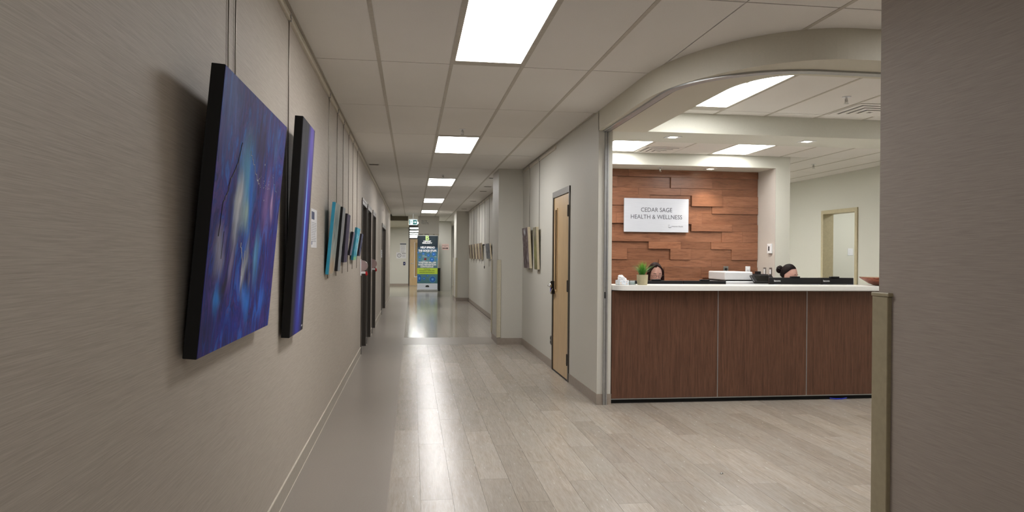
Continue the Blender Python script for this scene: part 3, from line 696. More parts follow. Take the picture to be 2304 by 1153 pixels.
# ================================================================ people
def sweep(bm, chains):
    """limbs as closely spaced ellipsoids; the voxel remesh afterwards fuses them into one surface"""
    tpl = bmesh.new(); bmesh.ops.create_icosphere(tpl, subdivisions=2, radius=1); tv = [v.co.copy() for v in tpl.verts]; tf = [[v.index for v in q.verts] for q in tpl.faces]; tpl.free()
    tr3 = lambda r_: (r_, r_, r_) if not isinstance(r_, tuple) else (r_[0], r_[1], (r_[0]+r_[1])/2)
    for ch in chains:
        for (p0, r0), (p1, r1) in zip(ch, ch[1:]):
            p0, p1 = Vector(p0), Vector(p1); r0, r1 = Vector(tr3(r0)), Vector(tr3(r1)); d = (p1-p0).length
            n = max(2, int(d/(min(min(r0), min(r1))*.35))+1)
            for k in range(n+1):
                c, r_ = p0.lerp(p1, k/n), r0.lerp(r1, k/n); vs = [bm.verts.new((c.x+v.x*r_.x, c.y+v.y*r_.y, c.z+v.z*r_.z)) for v in tv]
                for q in tf: bm.faces.new([vs[a] for a in q])
def fuse(bm, voxel, iters):
    me = bpy.data.meshes.new('t'); bm.to_mesh(me); bm.free(); o_ = bpy.data.objects.new('t', me); COL.objects.link(o_)
    rm = o_.modifiers.new('r', 'REMESH'); rm.mode = 'VOXEL'; rm.voxel_size = voxel; rm.use_smooth_shade = True
    sm_ = o_.modifiers.new('m', 'SMOOTH'); sm_.iterations = iters; sm_.factor = .5
    dg = bpy.context.evaluated_depsgraph_get(); out = bpy.data.meshes.new_from_object(o_.evaluated_get(dg)); bpy.data.objects.remove(o_); return out
def make_head(hz, tilt, face_mat=None):
    """head mesh about its own centre facing -Y; returns bmesh"""
    b_ = bmesh.new(); g = bmesh.ops.create_icosphere(b_, subdivisions=5, radius=1)
    for v in b_.verts:
        x, y, z = v.co
        X = x*.073; Y_ = y*.094; Z = z*.115
        if z < 0: X *= 1-.30*(-z)**1.4; Y_ *= 1-.12*(-z)
        if y < 0:
            fr = -y; cx_ = abs(X)
            for sgn in (-1, 1):       # eye sockets, cheeks
                e = math.exp(-(((X-sgn*.031)/.017)**2+((Z+.004)/.012)**2)); Y_ += .009*e
                e = math.exp(-(((X-sgn*.034)/.02)**2+((Z-.014)/.007)**2)); Y_ -= .004*e
                e = math.exp(-(((X-sgn*.038)/.02)**2+((Z+.035)/.018)**2)); Y_ -= .004*e
            e = math.exp(-((X/.0085)**2))*max(0, min(1, (.004-Z)/.034))*(1 if Z > -.034 else math.exp(-((Z+.034)/.005)**2)); Y_ -= .021*e
            e = math.exp(-((X/.017)**2+((Z+.034)/.008)**2)); Y_ -= .006*e
            e = math.exp(-((X/.022)**2+((Z+.057)/.004)**2)); Y_ -= .006*e
            e = math.exp(-((X/.022)**2+((Z+.068)/.005)**2)); Y_ -= .007*e
            e = math.exp(-((X/.026)**2+((Z+.0625)/.002)**2)); Y_ += .005*e
            e = math.exp(-((X/.022)**2+((Z+.1)/.014)**2)); Y_ -= .008*e
        v.co = Vector((X, Y_, Z))
    for sgn in (-1, 1):
        g2 = bmesh.ops.create_uvsphere(b_, u_segments=12, v_segments=8, radius=1)
        for v in g2['verts']: v.co = Vector((sgn*.072+v.co.x*.007, .008+v.co.y*.017, -.012+v.co.z*.029))
    return b_
def person(name, label, base, headpos, turn, tilt, hairfn, shirt_mat, hair_mat, glasses, skin_mat, rz=0):
    """seated person; base = seat centre on the floor; local frame faces -Y (towards the counter)"""
    P = thing(name, label, 'person', base, rz)
    bx_, by_, bz_ = base; hx, hy, hz = headpos[0]-bx_, headpos[1]-by_, headpos[2]
    seat = .49
    nk = (hx*.9, hy+.045, hz-.125); ch_ = (hx*.6, hy+.10, hz-.285); wa = (hx*.3, .04, seat+.22); pe = (0, .06, seat+.07)
    chains = [[(pe, .135), (wa, .115), (ch_, (.15, .10)), ((nk[0], nk[1], nk[2]-.03), .055), (nk, .050), ((hx, hy+.01, hz-.05), .05)]]
    for s_ in (-1, 1):
        sh = (ch_[0]+s_*.155, ch_[1]+.0, ch_[2]+.045); el = (ch_[0]+s_*.24, ch_[1]-.06, seat+.24); wr = (s_*.14+ch_[0]*.5, -.42, .80-.0)
        hn = (wr[0]-s_*.01, wr[1]-.05, .795)
        chains.append([(ch_, (.15, .10)), (sh, .058), (el, .043), (wr, .027), (hn, (.036, .02))])
        for q, L_ in enumerate((.062, .072, .076, .068)):
            ox = (q-1.5)*.02*s_
            k0 = (hn[0]+ox, hn[1]-.035, .795); k1 = (k0[0], k0[1]-L_*.5, .792); k2 = (k0[0], k0[1]-L_, .776)
            chains.append([(hn, (.036, .02)), (k0, .0095), (k1, .009), (k2, .0075)])
        chains.append([(hn, (.036, .02)), ((hn[0]-s_*.04, hn[1]-.01, .79), .0105), ((hn[0]-s_*.052, hn[1]-.045, .782), .009)])
        hip = (s_*.09, .03, seat+.06); kn = (s_*.11, -.40, seat+.04); an = (s_*.11, -.36, .09); to = (s_*.12, -.50, .045)
        chains.append([(pe, .135), (hip, .085), (kn, .06), (an, .038), (to, .032)])
    b_ = bmesh.new(); sweep(b_, chains)
    hd = make_head(0, 0); hm = Matrix.Translation((hx, hy, hz)) @ Matrix.Rotation(turn, 4, 'Z') @ Matrix.Rotation(tilt, 4, 'X')
    hd.transform(hm); tmp = bpy.data.meshes.new('t'); hd.to_mesh(tmp); hd.free(); b_.from_mesh(tmp)
    fin = fuse(b_, .0042, 2)
    b_ = bmesh.new(); b_.from_mesh(fin); b_.verts.ensure_lookup_table(); seen = set(); best = []
    for v in b_.verts:
        if v.index in seen: continue
        st, comp = [v], []; seen.add(v.index)
        while st:
            q = st.pop(); comp.append(q)
            for e in q.link_edges:
                o2 = e.other_vert(q)
                if o2.index not in seen: seen.add(o2.index); st.append(o2)
        if len(comp) > len(best): best = comp
    keep = set(best); bmesh.ops.delete(b_, geom=[v for v in b_.verts if v not in keep], context='VERTS'); b_.to_mesh(fin); b_.free()
    for p_ in fin.polygons: p_.use_smooth = True
    fin.materials.clear(); fin.materials.append(skin_mat); link('body', fin, P)
    # clothes
    def cloth(nm, chs, mat, sub=2):
        b3 = bmesh.new(); sweep(b3, chs); m_ = fuse(b3, .009, 5); m_.materials.clear(); m_.materials.append(mat); link(nm, m_, P)
    ch2 = [[(pe, .147), (wa, .130), (ch_, (.165, .115)), ((nk[0], nk[1]+.012, nk[2]-.085), .062)]]
    for s_ in (-1, 1):
        sh = (ch_[0]+s_*.155, ch_[1], ch_[2]+.045); el = (ch_[0]+s_*.24, ch_[1]-.06, seat+.24); wr = (s_*.15+ch_[0]*.5, -.36, .79)
        ch2.append([(ch_, (.155, .115)), (sh, .064), (el, .054), (wr, .038)])
    cloth('shirt', ch2, shirt_mat)
    tr2 = []
    for s_ in (-1, 1): tr2.append([(pe, .142), ((s_*.09, .03, seat+.065), .098), ((s_*.11, -.40, seat+.045), .073), ((s_*.11, -.36, .13), .052)])
    cloth('trousers', tr2, M['ink'])
    for s_ in (-1, 1): MB().sphere((s_*.115, -.44, .042), .045, .12, .04, 14, 10).done('shoe', M['black'], P, smooth=True)
    # hair, eyes, brows
    hairfn(P, hm, hair_mat)
    dark = plain('brow_hair', '#33221c', .7)
    for s_ in (-1, 1):
        def tp(l): return [hm @ Vector(p) for p in l]
        MB().tube(tp([(s_*.015, -.0905, .018), (s_*.031, -.0885, .0225), (s_*.048, -.0775, .016)]), [.0028, .0032, .0014], 6).done('eyebrow', dark, P, smooth=True)
        MB().tube(tp([(s_*.018, -.0835, -.006), (s_*.031, -.0855, -.0095), (s_*.044, -.0765, -.006)]), [.0010, .0018, .0010], 6).done('eyelash', dark, P, smooth=True)
        e_ = MB().sphere(tuple(hm @ Vector((s_*.031, -.0715, -.004))), .0125, .0125, .0125, 16, 10); e_.done('eyelid', skin_mat, P, smooth=True)
    MB().tube([hm @ Vector(p) for p in [(-.022, -.0905, -.0625), (0, -.099, -.062), (.022, -.0905, -.0625)]], [.002, .0045, .002], 8).done('lips', plain('lips', '#9c5652', .5), P, smooth=True)
    if glasses:
        g_ = MB()
        for s_ in (-1, 1):
            g_.tube([hm @ Vector((s_*.033+.024*math.cos(a*PI/8), -.1+.010*abs(math.cos(a*PI/8)+s_*.0)*(.5), -.008+.0155*math.sin(a*PI/8))) for a in range(17)], .0013, 6, False)
            g_.tube([hm @ Vector(p) for p in ((s_*.057, -.094, -.003), (s_*.074, -.06, -.003), (s_*.077, .005, -.008))], .0014, 6)
        g_.tube([hm @ Vector(p) for p in ((-.009, -.1, -.004), (0, -.104, -.002), (.009, -.1, -.004))], .0014, 6)
        g_.done('glasses', plain('dark_wire', '#3a2a28', .3, .5), P)
    return P
def hair_long(P, hm, mat):
    b_ = bmesh.new(); bmesh.ops.create_icosphere(b_, subdivisions=5, radius=1)
    for v in b_.verts:
        x, y, z = v.co
        X, Y_, Z = x*.084, .014+y*.097, .012+z*.117
        drop = max(0, -z)
        if z < 0: Z = .012+z*.27; X = x*(.086+.018*drop)/max(.35, math.sqrt(max(1-z*z, .0001)))*min(1, math.sqrt(max(1-z*z, 0))*1.6+.25); Y_ = .03+y*.085
        ang = math.atan2(x, -y)                                  # cut out the face
        lim = .60 if z < .45 else .60*max(0, (.86-z)/.41)
        if y < .2 and z < .9: Y_ = max(Y_, -.030-(.9*max(0, z-.5)**1.6) if z > 0 else min(.035, -.030+.3*-z)) 
        n_ = mnoise.noise(Vector((X*60+3, Y_*60, Z*9)))*.004; nv = Vector((x, y, 0)); v.co = Vector((X, Y_, Z))+nv*n_
    b_.transform(hm); me = bpy.data.meshes.new('hair'); b_.to_mesh(me); b_.free(); me.materials.append(mat)
    for p in me.polygons: p.use_smooth = True
    link('hair', me, P)
    # fringe rolls either side of the parting
    for s_ in (-1, 1):
        pth, rds = smooth_path([hm @ Vector(p) for p in ((-.012, -.050, .112), (s_*.035-.006, -.066, .094), (s_*.066, -.050, .055), (s_*.080, -.036, .0), (s_*.084, -.028, -.07), (s_*.085, -.02, -.15))], [.004, .009, .010, .012, .018, .012])
        MB().tube(pth, rds, 12).done('hair_strand', mat, P, smooth=True)
def hair_bun(P, hm, mat):
    b_ = bmesh.new(); bmesh.ops.create_icosphere(b_, subdivisions=5, radius=1)
    for v in b_.verts:
        x, y, z = v.co; X, Y_, Z = x*.080, .012+y*.098, .010+z*.117
        ln_ = .026-.056*max(0, min(1, (z+.15)/.65)) if z < .5 else -.030-.9*(z-.5)**1.6
        if y < .4 and z < .86: Y_ = max(Y_, ln_)
        if z < -.35: Z = .010-.35*.117+(z+.35)*.05; 
        v.co = Vector((X, Y_, Z))*(1+.01*mnoise.noise(Vector((x*6, y*2, z*6))))
    b_.transform(hm); me = bpy.data.meshes.new('hair'); b_.to_mesh(me); b_.free(); me.materials.append(mat)
    for p in me.polygons: p.use_smooth = True
    link('hair', me, P)
    bn = MB().sphere((0, 0, 0), .046, .040, .044, 28, 18)
    for v in bn.bm.verts: v.co *= 1+.10*math.sin(9*math.atan2(v.co.z, v.co.x)+60*v.co.y)
    for v in bn.bm.verts: v.co = hm @ (v.co+Vector((0.0, .126, .030)))
    bn.done('hair_bun', mat, P, smooth=True)
def hairm(name, c1, c2):
    t = NT(name); n = t.noise(t.coord(scale=(1, 1, .15)), 160, 3); t.set(Base_Color=t.ramp(n, [(.3, rgb(c1)), (.7, rgb(c2))]), Roughness=.6); t.b.inputs['Specular IOR Level'].default_value = .12; t.bump(n, .3, .002); return t.m
sk = NT('skin_tone'); n = sk.noise(sk.coord(), 18, 3); sk.set(Base_Color=sk.ramp(n, [(.3, rgb('#c49488')), (.7, rgb('#d4a89b'))]), Roughness=.5, Subsurface_Weight=.08)
sk.b.inputs['Subsurface Radius'].default_value = (.01, .004, .002)
def office_chair(x, y, rz, label):
    o = thing('office_chair', label, 'chair', (x, y, 0), rz, 'office chairs behind the counter')
    fb = plain('chair_fabric', '#2a2b30', .8)
    MB().box((-.23, -.22, .395), (.23, .24, .455), .025, 3).done('seat', fb, o)
    MB().box((-.2, .275, .56), (.2, .32, .98), .02, 3).done('backrest', fb, o)
    MB().tube([(0, .1, .40), (0, .34, .42), (0, .335, .7)], .018).done('back_post', M['black'], o)
    MB().tube([(0, 0, .07), (0, 0, .40)], .025).done('gas_lift', M['black'], o)
    for k in range(5):
        a = 2*PI*k/5+.3; lg = MB().tube([(0, 0, .09), (.27*math.cos(a), .27*math.sin(a), .07)], [.025, .015]).done('leg', M['black'], o)
        MB().sphere((.27*math.cos(a), .27*math.sin(a), .028), .025, .025, .028, 12, 8).done('caster', M['black'], lg)
office_chair(2.75, 8.06, 0, 'dark office chair of the woman with glasses')
office_chair(4.40, 8.20, 0, 'dark office chair of the woman with the hair bun')
person('person', 'seated woman with long dark reddish hair and glasses, looking down at a monitor', (2.75, 8.05, 0), (2.732, 7.86, 1.203), -.05, .20, hair_long, plain('grey_top', '#4c4a55', .8), hairm('auburn_hair', '#140908', '#2c1310'), True, sk.m)
person('person', 'seated woman with black hair in a bun, face turned down to the right', (4.40, 8.18, 0), (4.440, 8.02, 1.198), .64, .24, hair_bun, plain('navy_top', '#23283a', .8), hairm('black_hair', '#0d0808', '#201414'), False, sk.m)

# ================================================================ paintings
def blobs(t, vec, col, lst):
    for (cx_, cz_, rx, rz, c_, k) in lst:
        d_ = t.n('VectorMath', {0: vec, 1: (cx_, .5, cz_)}, operation='SUBTRACT').outputs[0]
        s_ = t.n('VectorMath', {0: d_, 1: (1/rx, 0, 1/rz)}, operation='MULTIPLY').outputs[0]
        L = t.n('VectorMath', {0: s_}, operation='LENGTH').outputs['Value']
        m_ = t.n('MapRange', {0: L, 1: 1., 2: 0., 3: 0., 4: k}); m_.interpolation_type = 'SMOOTHSTEP'
        col = t.mix(m_.outputs[0], col, rgb(c_))
    return col
def art(name, stops, sc=(1.5, 1, 1.5), dist=1.2, lst=(), warp=.18, rough=.6, seed=0, scale=2.0):
    t = NT(name); g = t.n('TexCoord').outputs['Generated']
    mp = t.n('Mapping', {'Vector': g}); mp.inputs['Scale'].default_value = sc; mp.inputs['Location'].default_value = (seed, seed*.7, seed*1.3)
    nz = t.n('TexNoise', {'Vector': mp.outputs[0], 'Scale': 1.6, 'Detail': 3.}).outputs['Color']
    wv = t.n('VectorMath', {0: t.n('VectorMath', {0: nz, 1: (.5, .5, .5)}, operation='SUBTRACT').outputs[0], 1: (warp, 0, warp)}, operation='MULTIPLY').outputs[0]
    gv = t.n('VectorMath', {0: g, 1: wv}, operation='ADD').outputs[0]
    c = t.ramp(t.noise(mp.outputs[0], scale, 6, .55, dist), stops)
    c = blobs(t, gv, c, lst)
    st = t.n('Mapping', {'Vector': gv}); st.inputs['Scale'].default_value = (sc[0]*3.2, 1, sc[2]*.7)
    s2 = t.noise(st.outputs[0], 2.2, 5, .6, .8)
    c = t.mix(.36, c, t.ramp(s2, [(.3, (0.02, .02, .06, 1)), (.5, (.5, .5, .5, 1)), (.72, (.95, .95, 1, 1))]), 'OVERLAY')
    t.set(Base_Color=c, Roughness=rough); t.b.inputs['Specular IOR Level'].default_value = .18; t.bump(s2, .12, .002)
    return t.m
nebula = art('nebula_paint', [(.28, rgb('#0e1650')), (.36, rgb('#1a3c9c')), (.44, rgb('#25246c')), (.50, rgb('#4a3888')), (.56, rgb('#26308a')), (.64, rgb('#2560c4')), (.72, rgb('#5a4c98'))], (4.2, 1, 1.5), 1.6, [
    (.5, .97, .75, .22, '#3a3f78', .6), (.10, .9, .20, .30, '#5a76b8', .6), (.55, .82, .25, .16, '#2b2852', .7), (.82, .85, .1, .12, '#3f6fb8', .6),
    (.37, .63, .20, .30, '#58a4d0', .95), (.47, .62, .10, .24, '#1f74dc', .95), (.28, .52, .10, .18, '#c9cdd2', .95), (.39, .49, .09, .10, '#a6c2b8', .85),
    (.74, .58, .08, .2, '#8466a8', .7), (.82, .62, .045, .12, '#c6a3cf', .85), (.64, .36, .09, .20, '#63a6d8', .8), (.50, .30, .06, .22, '#b9c2c6', .7), (.46, .24, .04, .10, '#dbe4f0', .75), (.30, .33, .04, .15, '#a89fc0', .6),
    (.12, .38, .07, .14, '#aaa9b8', .65), (.14, .20, .08, .10, '#2f90e8', .95), (.55, .14, .07, .12, '#3488ee', .85), (.80, .16, .10, .14, '#2f70dc', .9), (.07, .08, .2, .16, '#141f5c', .8), (.35, .08, .3, .10, '#1c2f98', .7), (.9, .38, .16, .26, '#34247e', .7), (.22, .25, .1, .06, '#26222f', .8)], .26, .62, 0, 2.6)
galaxy = art('galaxy_paint', [(.35, rgb('#17181f')), (.6, rgb('#2a2a34'))], (4, 1, 1.2), .6, [
    (.78, .92, .30, .5, '#6a5aa8', .95), (.70, .55, .34, .7, '#3b35a0', 1.0), (.50, .10, .42, .45, '#34389c', 1.0), (.62, .52, .07, .45, '#5d9cf0', .95), (.60, .62, .03, .3, '#a9d0ff', .9), (.55, .25, .10, .25, '#4f7ad0', .8)], .10, seed=3)
def star_dots(o, lst, mat, y, r_=.004):
    b_ = MB()
    for (x, z, k) in lst: b_.sphere((x, y, z), r_*k, .0006, r_*k, 8, 6)
    return b_.done('paint_specks', mat, o)
def picture(label, side, y0, y1, z0, z1, thick, lean, front, edge, cat='painting', gap=.0, group=None, stripe=None):
    """side: -1 left wall, +1 right wall; y0 = end nearer the camera"""
    wd, ht = y1-y0, z1-z0; ang = math.asin(min(.3, lean/ht))
    if side < 0: o = thing('painting', label, cat, (XL+.012+gap, y0, z0), PI/2, group)
    else: o = thing('painting', label, cat, (XR-.012-gap, y1, z0), -PI/2, group)
    o.rotation_euler = (ang, 0, PI/2 if side < 0 else -PI/2)
    MB().box((0, -thick, 0), (wd, 0, ht), .0015).done('canvas', edge, o)
    MB().box((.002, -thick-.0015, .002), (wd-.002, -thick-.0002, ht-.002)).done('painted_face', front, o)
    MB().box((wd*.5-.02, 0, ht*.8), (wd*.5+.02, .004, ht*.83)).done('hanger', M['steel'], o)
    return o
P1 = picture('large blue and purple nebula painting on black-edged canvas, nearest on the left wall', -1, 2.30, 3.39, 1.065, 1.972, .041, .077, nebula, M['canvas_black'])
pk = plain('black_paint_ridge', '#0c0c16', .4); wp = plain('white_paint', '#d9dbe6', .5)
def ridge(o, pts, mat, r_, th, wd, ht, nm='paint_ridge', jit=0):
    rr = random.Random(2); q = []
    for (a, b2), (c2, d2) in zip(pts, pts[1:]):
        for k in range(6):
            f_ = k/6; q.append(((a+(c2-a)*f_)*wd+rr.uniform(-jit, jit), -th-.0015, (b2+(d2-b2)*f_)*ht+rr.uniform(-jit, jit)))
    q.append((pts[-1][0]*wd, -th-.0015, pts[-1][1]*ht)); MB().tube(q, r_, 5).done(nm, mat, o)
ridge(P1, [(.27, .78), (.24, .70), (.17, .63), (.15, .58), (.11, .54), (.095, .42)], pk, .0022, .041, 1.09, .907, jit=.004)
ridge(P1, [(.155, .44), (.15, .34)], pk, .0012, .041, 1.09, .907)
ridge(P1, [(.40, .77), (.46, .73), (.52, .69), (.56, .66)], wp, .0016, .041, 1.09, .907, 'paint_highlight', .006)
ridge(P1, [(.80, .73), (.84, .69), (.90, .66)], plain('pale_blue_line', '#8fb4dc', .5), .0012, .041, 1.09, .907, 'paint_highlight', .006)
ridge(P1, [(.38, .40), (.42, .34), (.43, .27)], wp, .0022, .041, 1.09, .907, 'paint_highlight', .004)
ridge(P1, [(.45, .37), (.455, .27)], wp, .0016, .041, 1.09, .907, 'paint_highlight', .002)
rr = random.Random(8)
star_dots(P1, [((.55+.2*rr.random())*1.09, (.63+.05*rr.random()+.02)*.907, rr.uniform(.3, .9)) for _ in range(22)]+[(.64*1.09, .755*.907, 1.3), (.68*1.09, .60*.907, 1.0)], wp, -.0427, .003)
P2 = picture('tall narrow painting of a blue light streak on black, second on the left wall', -1, 3.965, 4.43, .94, 2.13, .043, .062, galaxy, M['canvas_black'])
text('artist', .018, (.43, -.045, .03), M['paper'], P2, align='RIGHT')
teal = plain('teal_edge', '#2b8fae', .5)
fr3 = art('shore_art', [(.35, rgb('#7e8f8f')), (.6, rgb('#a9b0aa'))], lst=[(.5, .08, .9, .3, '#b59c7e', .9), (.5, .75, .5, .3, '#4c6a70', .7), (.4, .55, .15, .1, '#2f3a3c', .7)], seed=5)
fr4 = art('grey_art', [(.35, rgb('#7f858c')), (.6, rgb('#a6abae'))], seed=6)
fr5 = art('plum_art', [(.35, rgb('#3a3550')), (.6, rgb('#5a5470'))], seed=7)
fr6 = art('slate_art', [(.35, rgb('#56586e')), (.6, rgb('#7d8199'))], seed=8)
fr7 = art('aqua_art', [(.35, rgb('#1f84a6')), (.55, rgb('#3aa7c0')), (.7, rgb('#d7e6e8'))], lst=[(.5, .04, .8, .14, '#8fc060', .9)], seed=9)
fr8 = art('indigo_art', [(.35, rgb('#33374f')), (.6, rgb('#555a78'))], seed=10)
navy = plain('navy_edge', '#141422', .6)
picture('seascape painting with bright teal canvas edge, first of the small row', -1, 5.915, 6.31, 1.228, 1.813, .026, .052, fr3, teal)
picture('grey painting with black edge directly behind the teal-edged one', -1, 6.61, 6.84, 1.24, 1.821, .026, .045, fr4, M['canvas_black'])
picture('plum purple painting with navy edge, third of the small row', -1, 7.245, 7.59, 1.312, 1.796, .021, .034, fr5, navy)
picture('small slate painting between the plum and the aqua one', -1, 7.904, 8.12, 1.384, 1.64, .024, .038, fr6, navy)
picture('aqua blue and white splashed painting with green foot, left wall', -1, 8.325, 8.78, 1.33, 1.703, .025, .047, fr7, teal)
picture('small indigo painting, last on the left wall before the dark doors', -1, 9.215, 9.49, 1.375, 1.659, .021, .040, fr8, navy)
pale = plain('pale_wood_edge', '#c9bda2', .5)
ra = art('trees_art', [(.3, rgb('#3d3536')), (.5, rgb('#6a5c5c')), (.68, rgb('#a79fa0'))], lst=[(.45, .9, .3, .12, '#cfd2d8', .8)], seed=11)
rb = art('meadow_art', [(.3, rgb('#4e4638')), (.5, rgb('#7a7752')), (.68, rgb('#9a9a55'))], lst=[(.5, .9, .4, .3, '#8a7f86', .7)], seed=12)
picture('dark tree painting with pale edge near the first pier, right wall', 1, 10.22, 10.72, 1.217, 1.812, .041, .034, ra, pale)
picture('green meadow painting with pale edge, nearer the birch door', 1, 9.60, 9.83, 1.21, 1.79, .034, .022, rb, pale)
far_l = ['dark brown picture farthest along the right wall, beside the second pier', 'dim brown picture second from the second pier', 'pale-edged picture third from the second pier', 'warm brown picture fourth from the second pier', 'wide brown picture right before the empty hanging rod']
for i, (a, b_, cl) in enumerate([(20.85, 21.25, '#5a4a42'), (19.95, 20.32, '#6a564a'), (19.05, 19.42, '#7d6a5a'), (18.3, 18.6, '#6f5848'), (17.45, 17.95, '#5c5048')]):
    picture(far_l[i], 1, a, b_, 1.31, 1.71, .03, .03, art('far_art_%d' % i, [(.35, rgb(cl)), (.65, rgb('#8d8070'))], lst=[(.5, .7, .4, .25, '#3c3430', .8), (.5, .25, .35, .2, '#8a6a52', .7)], seed=20+i), pale)
picture('grey picture half hidden behind the first pier', 1, 15.5, 16.35, 1.33, 1.67, .03, .03, art('far_art_g', [(.35, rgb('#5e6166')), (.65, rgb('#83878c'))], seed=30), pale)

# hanging rods
def rod(x, y, z0, side, label, hook=True):
    o = thing('hanging_rod', label, 'hanging rod', (x, y, z0), 0, 'picture hanging rods')
    MB().tube([(0, 0, 0), (0, 0, 2.715-z0)], .0028, 8).done('rod', M['rod'], o)
    MB().box((-.004, -.008, 2.69-z0), (.014*(1 if side<0 else -1), .008, 2.742-z0), .002).done('rail_hook', M['steel'], o)
    return o
rod(XL+.006, 2.84, 1.2, -1, 'steel rod behind the large nebula painting, nearer of two')
rod(XL+.006, 2.95, 1.2, -1, 'steel rod behind the large nebula painting, farther of two')
rod(XL+.006, 4.17, 1.2, -1, 'steel rod holding the tall narrow painting')
for y, z, lb in ((6.14, 1.19, 'the teal-edged seascape'), (6.80, 1.19, 'the grey painting'), (7.40, 1.20, 'the plum painting'), (8.02, 1.20, 'the small slate painting'), (8.6, 1.22, 'the aqua painting'), (9.27, 1.22, 'the small indigo painting')):
    rod(XL+.006, y, z, -1, 'steel rod holding %s, left wall' % lb)
rod(XR-.006, 10.55, 1.19, 1, 'steel rod holding the dark tree painting'); rod(XR-.006, 9.72, 1.18, 1, 'steel rod holding the green meadow painting')
for i, (y, z) in enumerate(((21.2, 1.2), (20.3, 1.2), (19.35, 1.2), (18.55, 1.2), (17.9, 1.2), (17.18, 1.12), (16.15, 1.15))):
    lb = ['farthest thin rod beside the second pier', 'thin rod, second from the second pier', 'thin rod, third from the second pier', 'thin rod, fourth from the second pier', 'thin rod of the wide brown picture', 'bare steel rod with an empty black hook, right wall', 'steel rod of the grey picture behind the pier'][i]
    o = rod(XR-.006, y, z, 1, lb)
    if i == 5: MB().box((-.05, -.012, .52), (0, .012, .55), .003).box((-.012, -.015, -.03), (.012, .015, .03), .003).done('empty_hook', M['black'], o)

# label card and small notices on walls
def card(name, label, cat, loc, rz, w_, h_, draw=None, mat=None, th=.002):
    o = thing(name, label, cat, loc, rz); MB().box((0, -th, 0), (w_, -.0004, h_)).done('sheet', mat or M['paper'], o)
    if draw: draw(o, w_, h_, -th-.0003)
    return o
def lines(o, x0, x1, zs, y, hh=.006, mat=None, nm='printed_lines'):
    b_ = MB(); rr = random.Random(4)
    for z in zs: b_.box((x0, y, z), (x1-rr.random()*.25*(x1-x0), y+.0004, z+hh))
    b_.done(nm, mat or plain('grey_print', '#8f8f96', .6), o)
def d1(o, w_, h_, y):
    MB().box((.02, y, h_-.075), (w_*.55, y+.0003, h_-.02)).done('printed_photo', plain('navy_print', '#3c4668', .6), o)
    lines(o, .02, w_-.02, [h_-.10-.012*k for k in range(12)], y, .004)
    MB().box((.02, y, .02), (.06, y+.0003, .045)).done('printed_mark', plain('grey_mark', '#6d7590', .6), o)
card('artist_statement', 'white paper artist statement on the wall after the narrow painting', 'notice', (XL, 5.16, 1.435), PI/2, .30, .275, d1)
card('door_sign', 'small white plate on the left wall before the double dark door', 'sign', (XL, 16.55, 1.33), PI/2, .28, .18, lambda o, w_, h_, y: lines(o, .02, w_-.02, [.05, .09, .13], y, .01), M['whitep'], .012)

# sanitizer dispensers
def dispenser(y, label):
    o = thing('sanitizer_dispenser', label, 'dispenser', (XL, y, 1.1), PI/2, 'hand sanitizer dispensers')
    MB().box((-.055, -.012, 0), (.055, 0, .225), .004).done('back_plate', M['whitep'], o)
    pf = [(0, .055)]+[(-.012-.088*math.sin(PI*k/12)**.5, .055+.165*k/12) for k in range(13)]+[(0, .22)]
    b_ = MB(); L = [[b_.bm.verts.new((sx, p[0], p[1])) for p in pf] for sx in (-.05, .05)]
    b_.bm.faces.new(L[0]); b_.bm.faces.new(L[1][::-1])
    for k in range(len(pf)): j = (k+1) % len(pf); b_.bm.faces.new((L[0][k], L[1][k], L[1][j], L[0][j]))
    b_.done('clear_cover', M['pinkclear'], o)
    MB().box((-.05, -.07, .03), (.05, -.0, .058), .004).done('drip_shelf', M['whitep'], o)
    MB().tube([(0, -.075, .06), (0, -.085, .02), (0, -.08, .0)], [.016, .014, .006], 12).box((-.02, -.1, .012), (.02, -.07, .035), .004).done('red_nozzle', plain('red_plastic', '#c0202a', .35), o)
dispenser(10.06, 'clear pink sanitizer dispenser with red nozzle, nearer one by the first dark door')
dispenser(12.68, 'clear pink sanitizer dispenser with red nozzle, farther one between dark doors')

# ================================================================ far end
ex = thing('exit_sign', 'green running man exit sign hanging at the corridor end', 'sign', (-.113, 24.0, 2.395))
MB().box((0, 0, 0), (.275, .05, .185), .004).done('housing', emit('exit_housing', '#dff3f7', .5), ex)
grn = emit('exit_green', '#0f6a66', .35); wh = emit('exit_white', '#e6f6fa', .9)
MB().box((.135, -.002, .02), (.258, 0, .162)).box((.015, -.002, .02), (.04, 0, .162)).done('green_field', grn, ex)
ar = MB(); y_ = -.0035
for q in ([(.150, .083), (.150, .099), (.205, .099), (.205, .083)], [(.205, .091), (.188, .12), (.203, .122), (.243, .091), (.203, .060), (.188, .062)]):
    vs = [ar.bm.verts.new((p[0], y_, p[1])) for p in q]; vb = [ar.bm.verts.new((p[0], -.002, p[1])) for p in q]
    ar.bm.faces.new(vs); ar.bm.faces.new(vb[::-1])
    for k in range(len(q)): j = (k+1) % len(q); ar.bm.faces.new((vs[k], vb[k], vb[j], vs[j]))
ar.done('arrow', wh, ex)
MB().box((.045, -.002, .02), (.125, 0, .162)).done('doorway_field', wh, ex)
MB().sphere((.092, -.003, .142), .011, .0015, .011, 12, 8).tube([(.088, -.003, .125), (.082, -.003, .09)], .009, 8).tube([(.088, -.003, .12), (.108, -.003, .108), (.115, -.003, .12)], .004, 6).tube([(.086, -.003, .12), (.068, -.003, .112), (.06, -.003, .095)], .004, 6).tube([(.082, -.003, .09), (.1, -.003, .07), (.098, -.003, .035)], .005, 6).tube([(.082, -.003, .09), (.068, -.003, .06), (.05, -.003, .05)], .005, 6).done('running_figure', grn, ex)
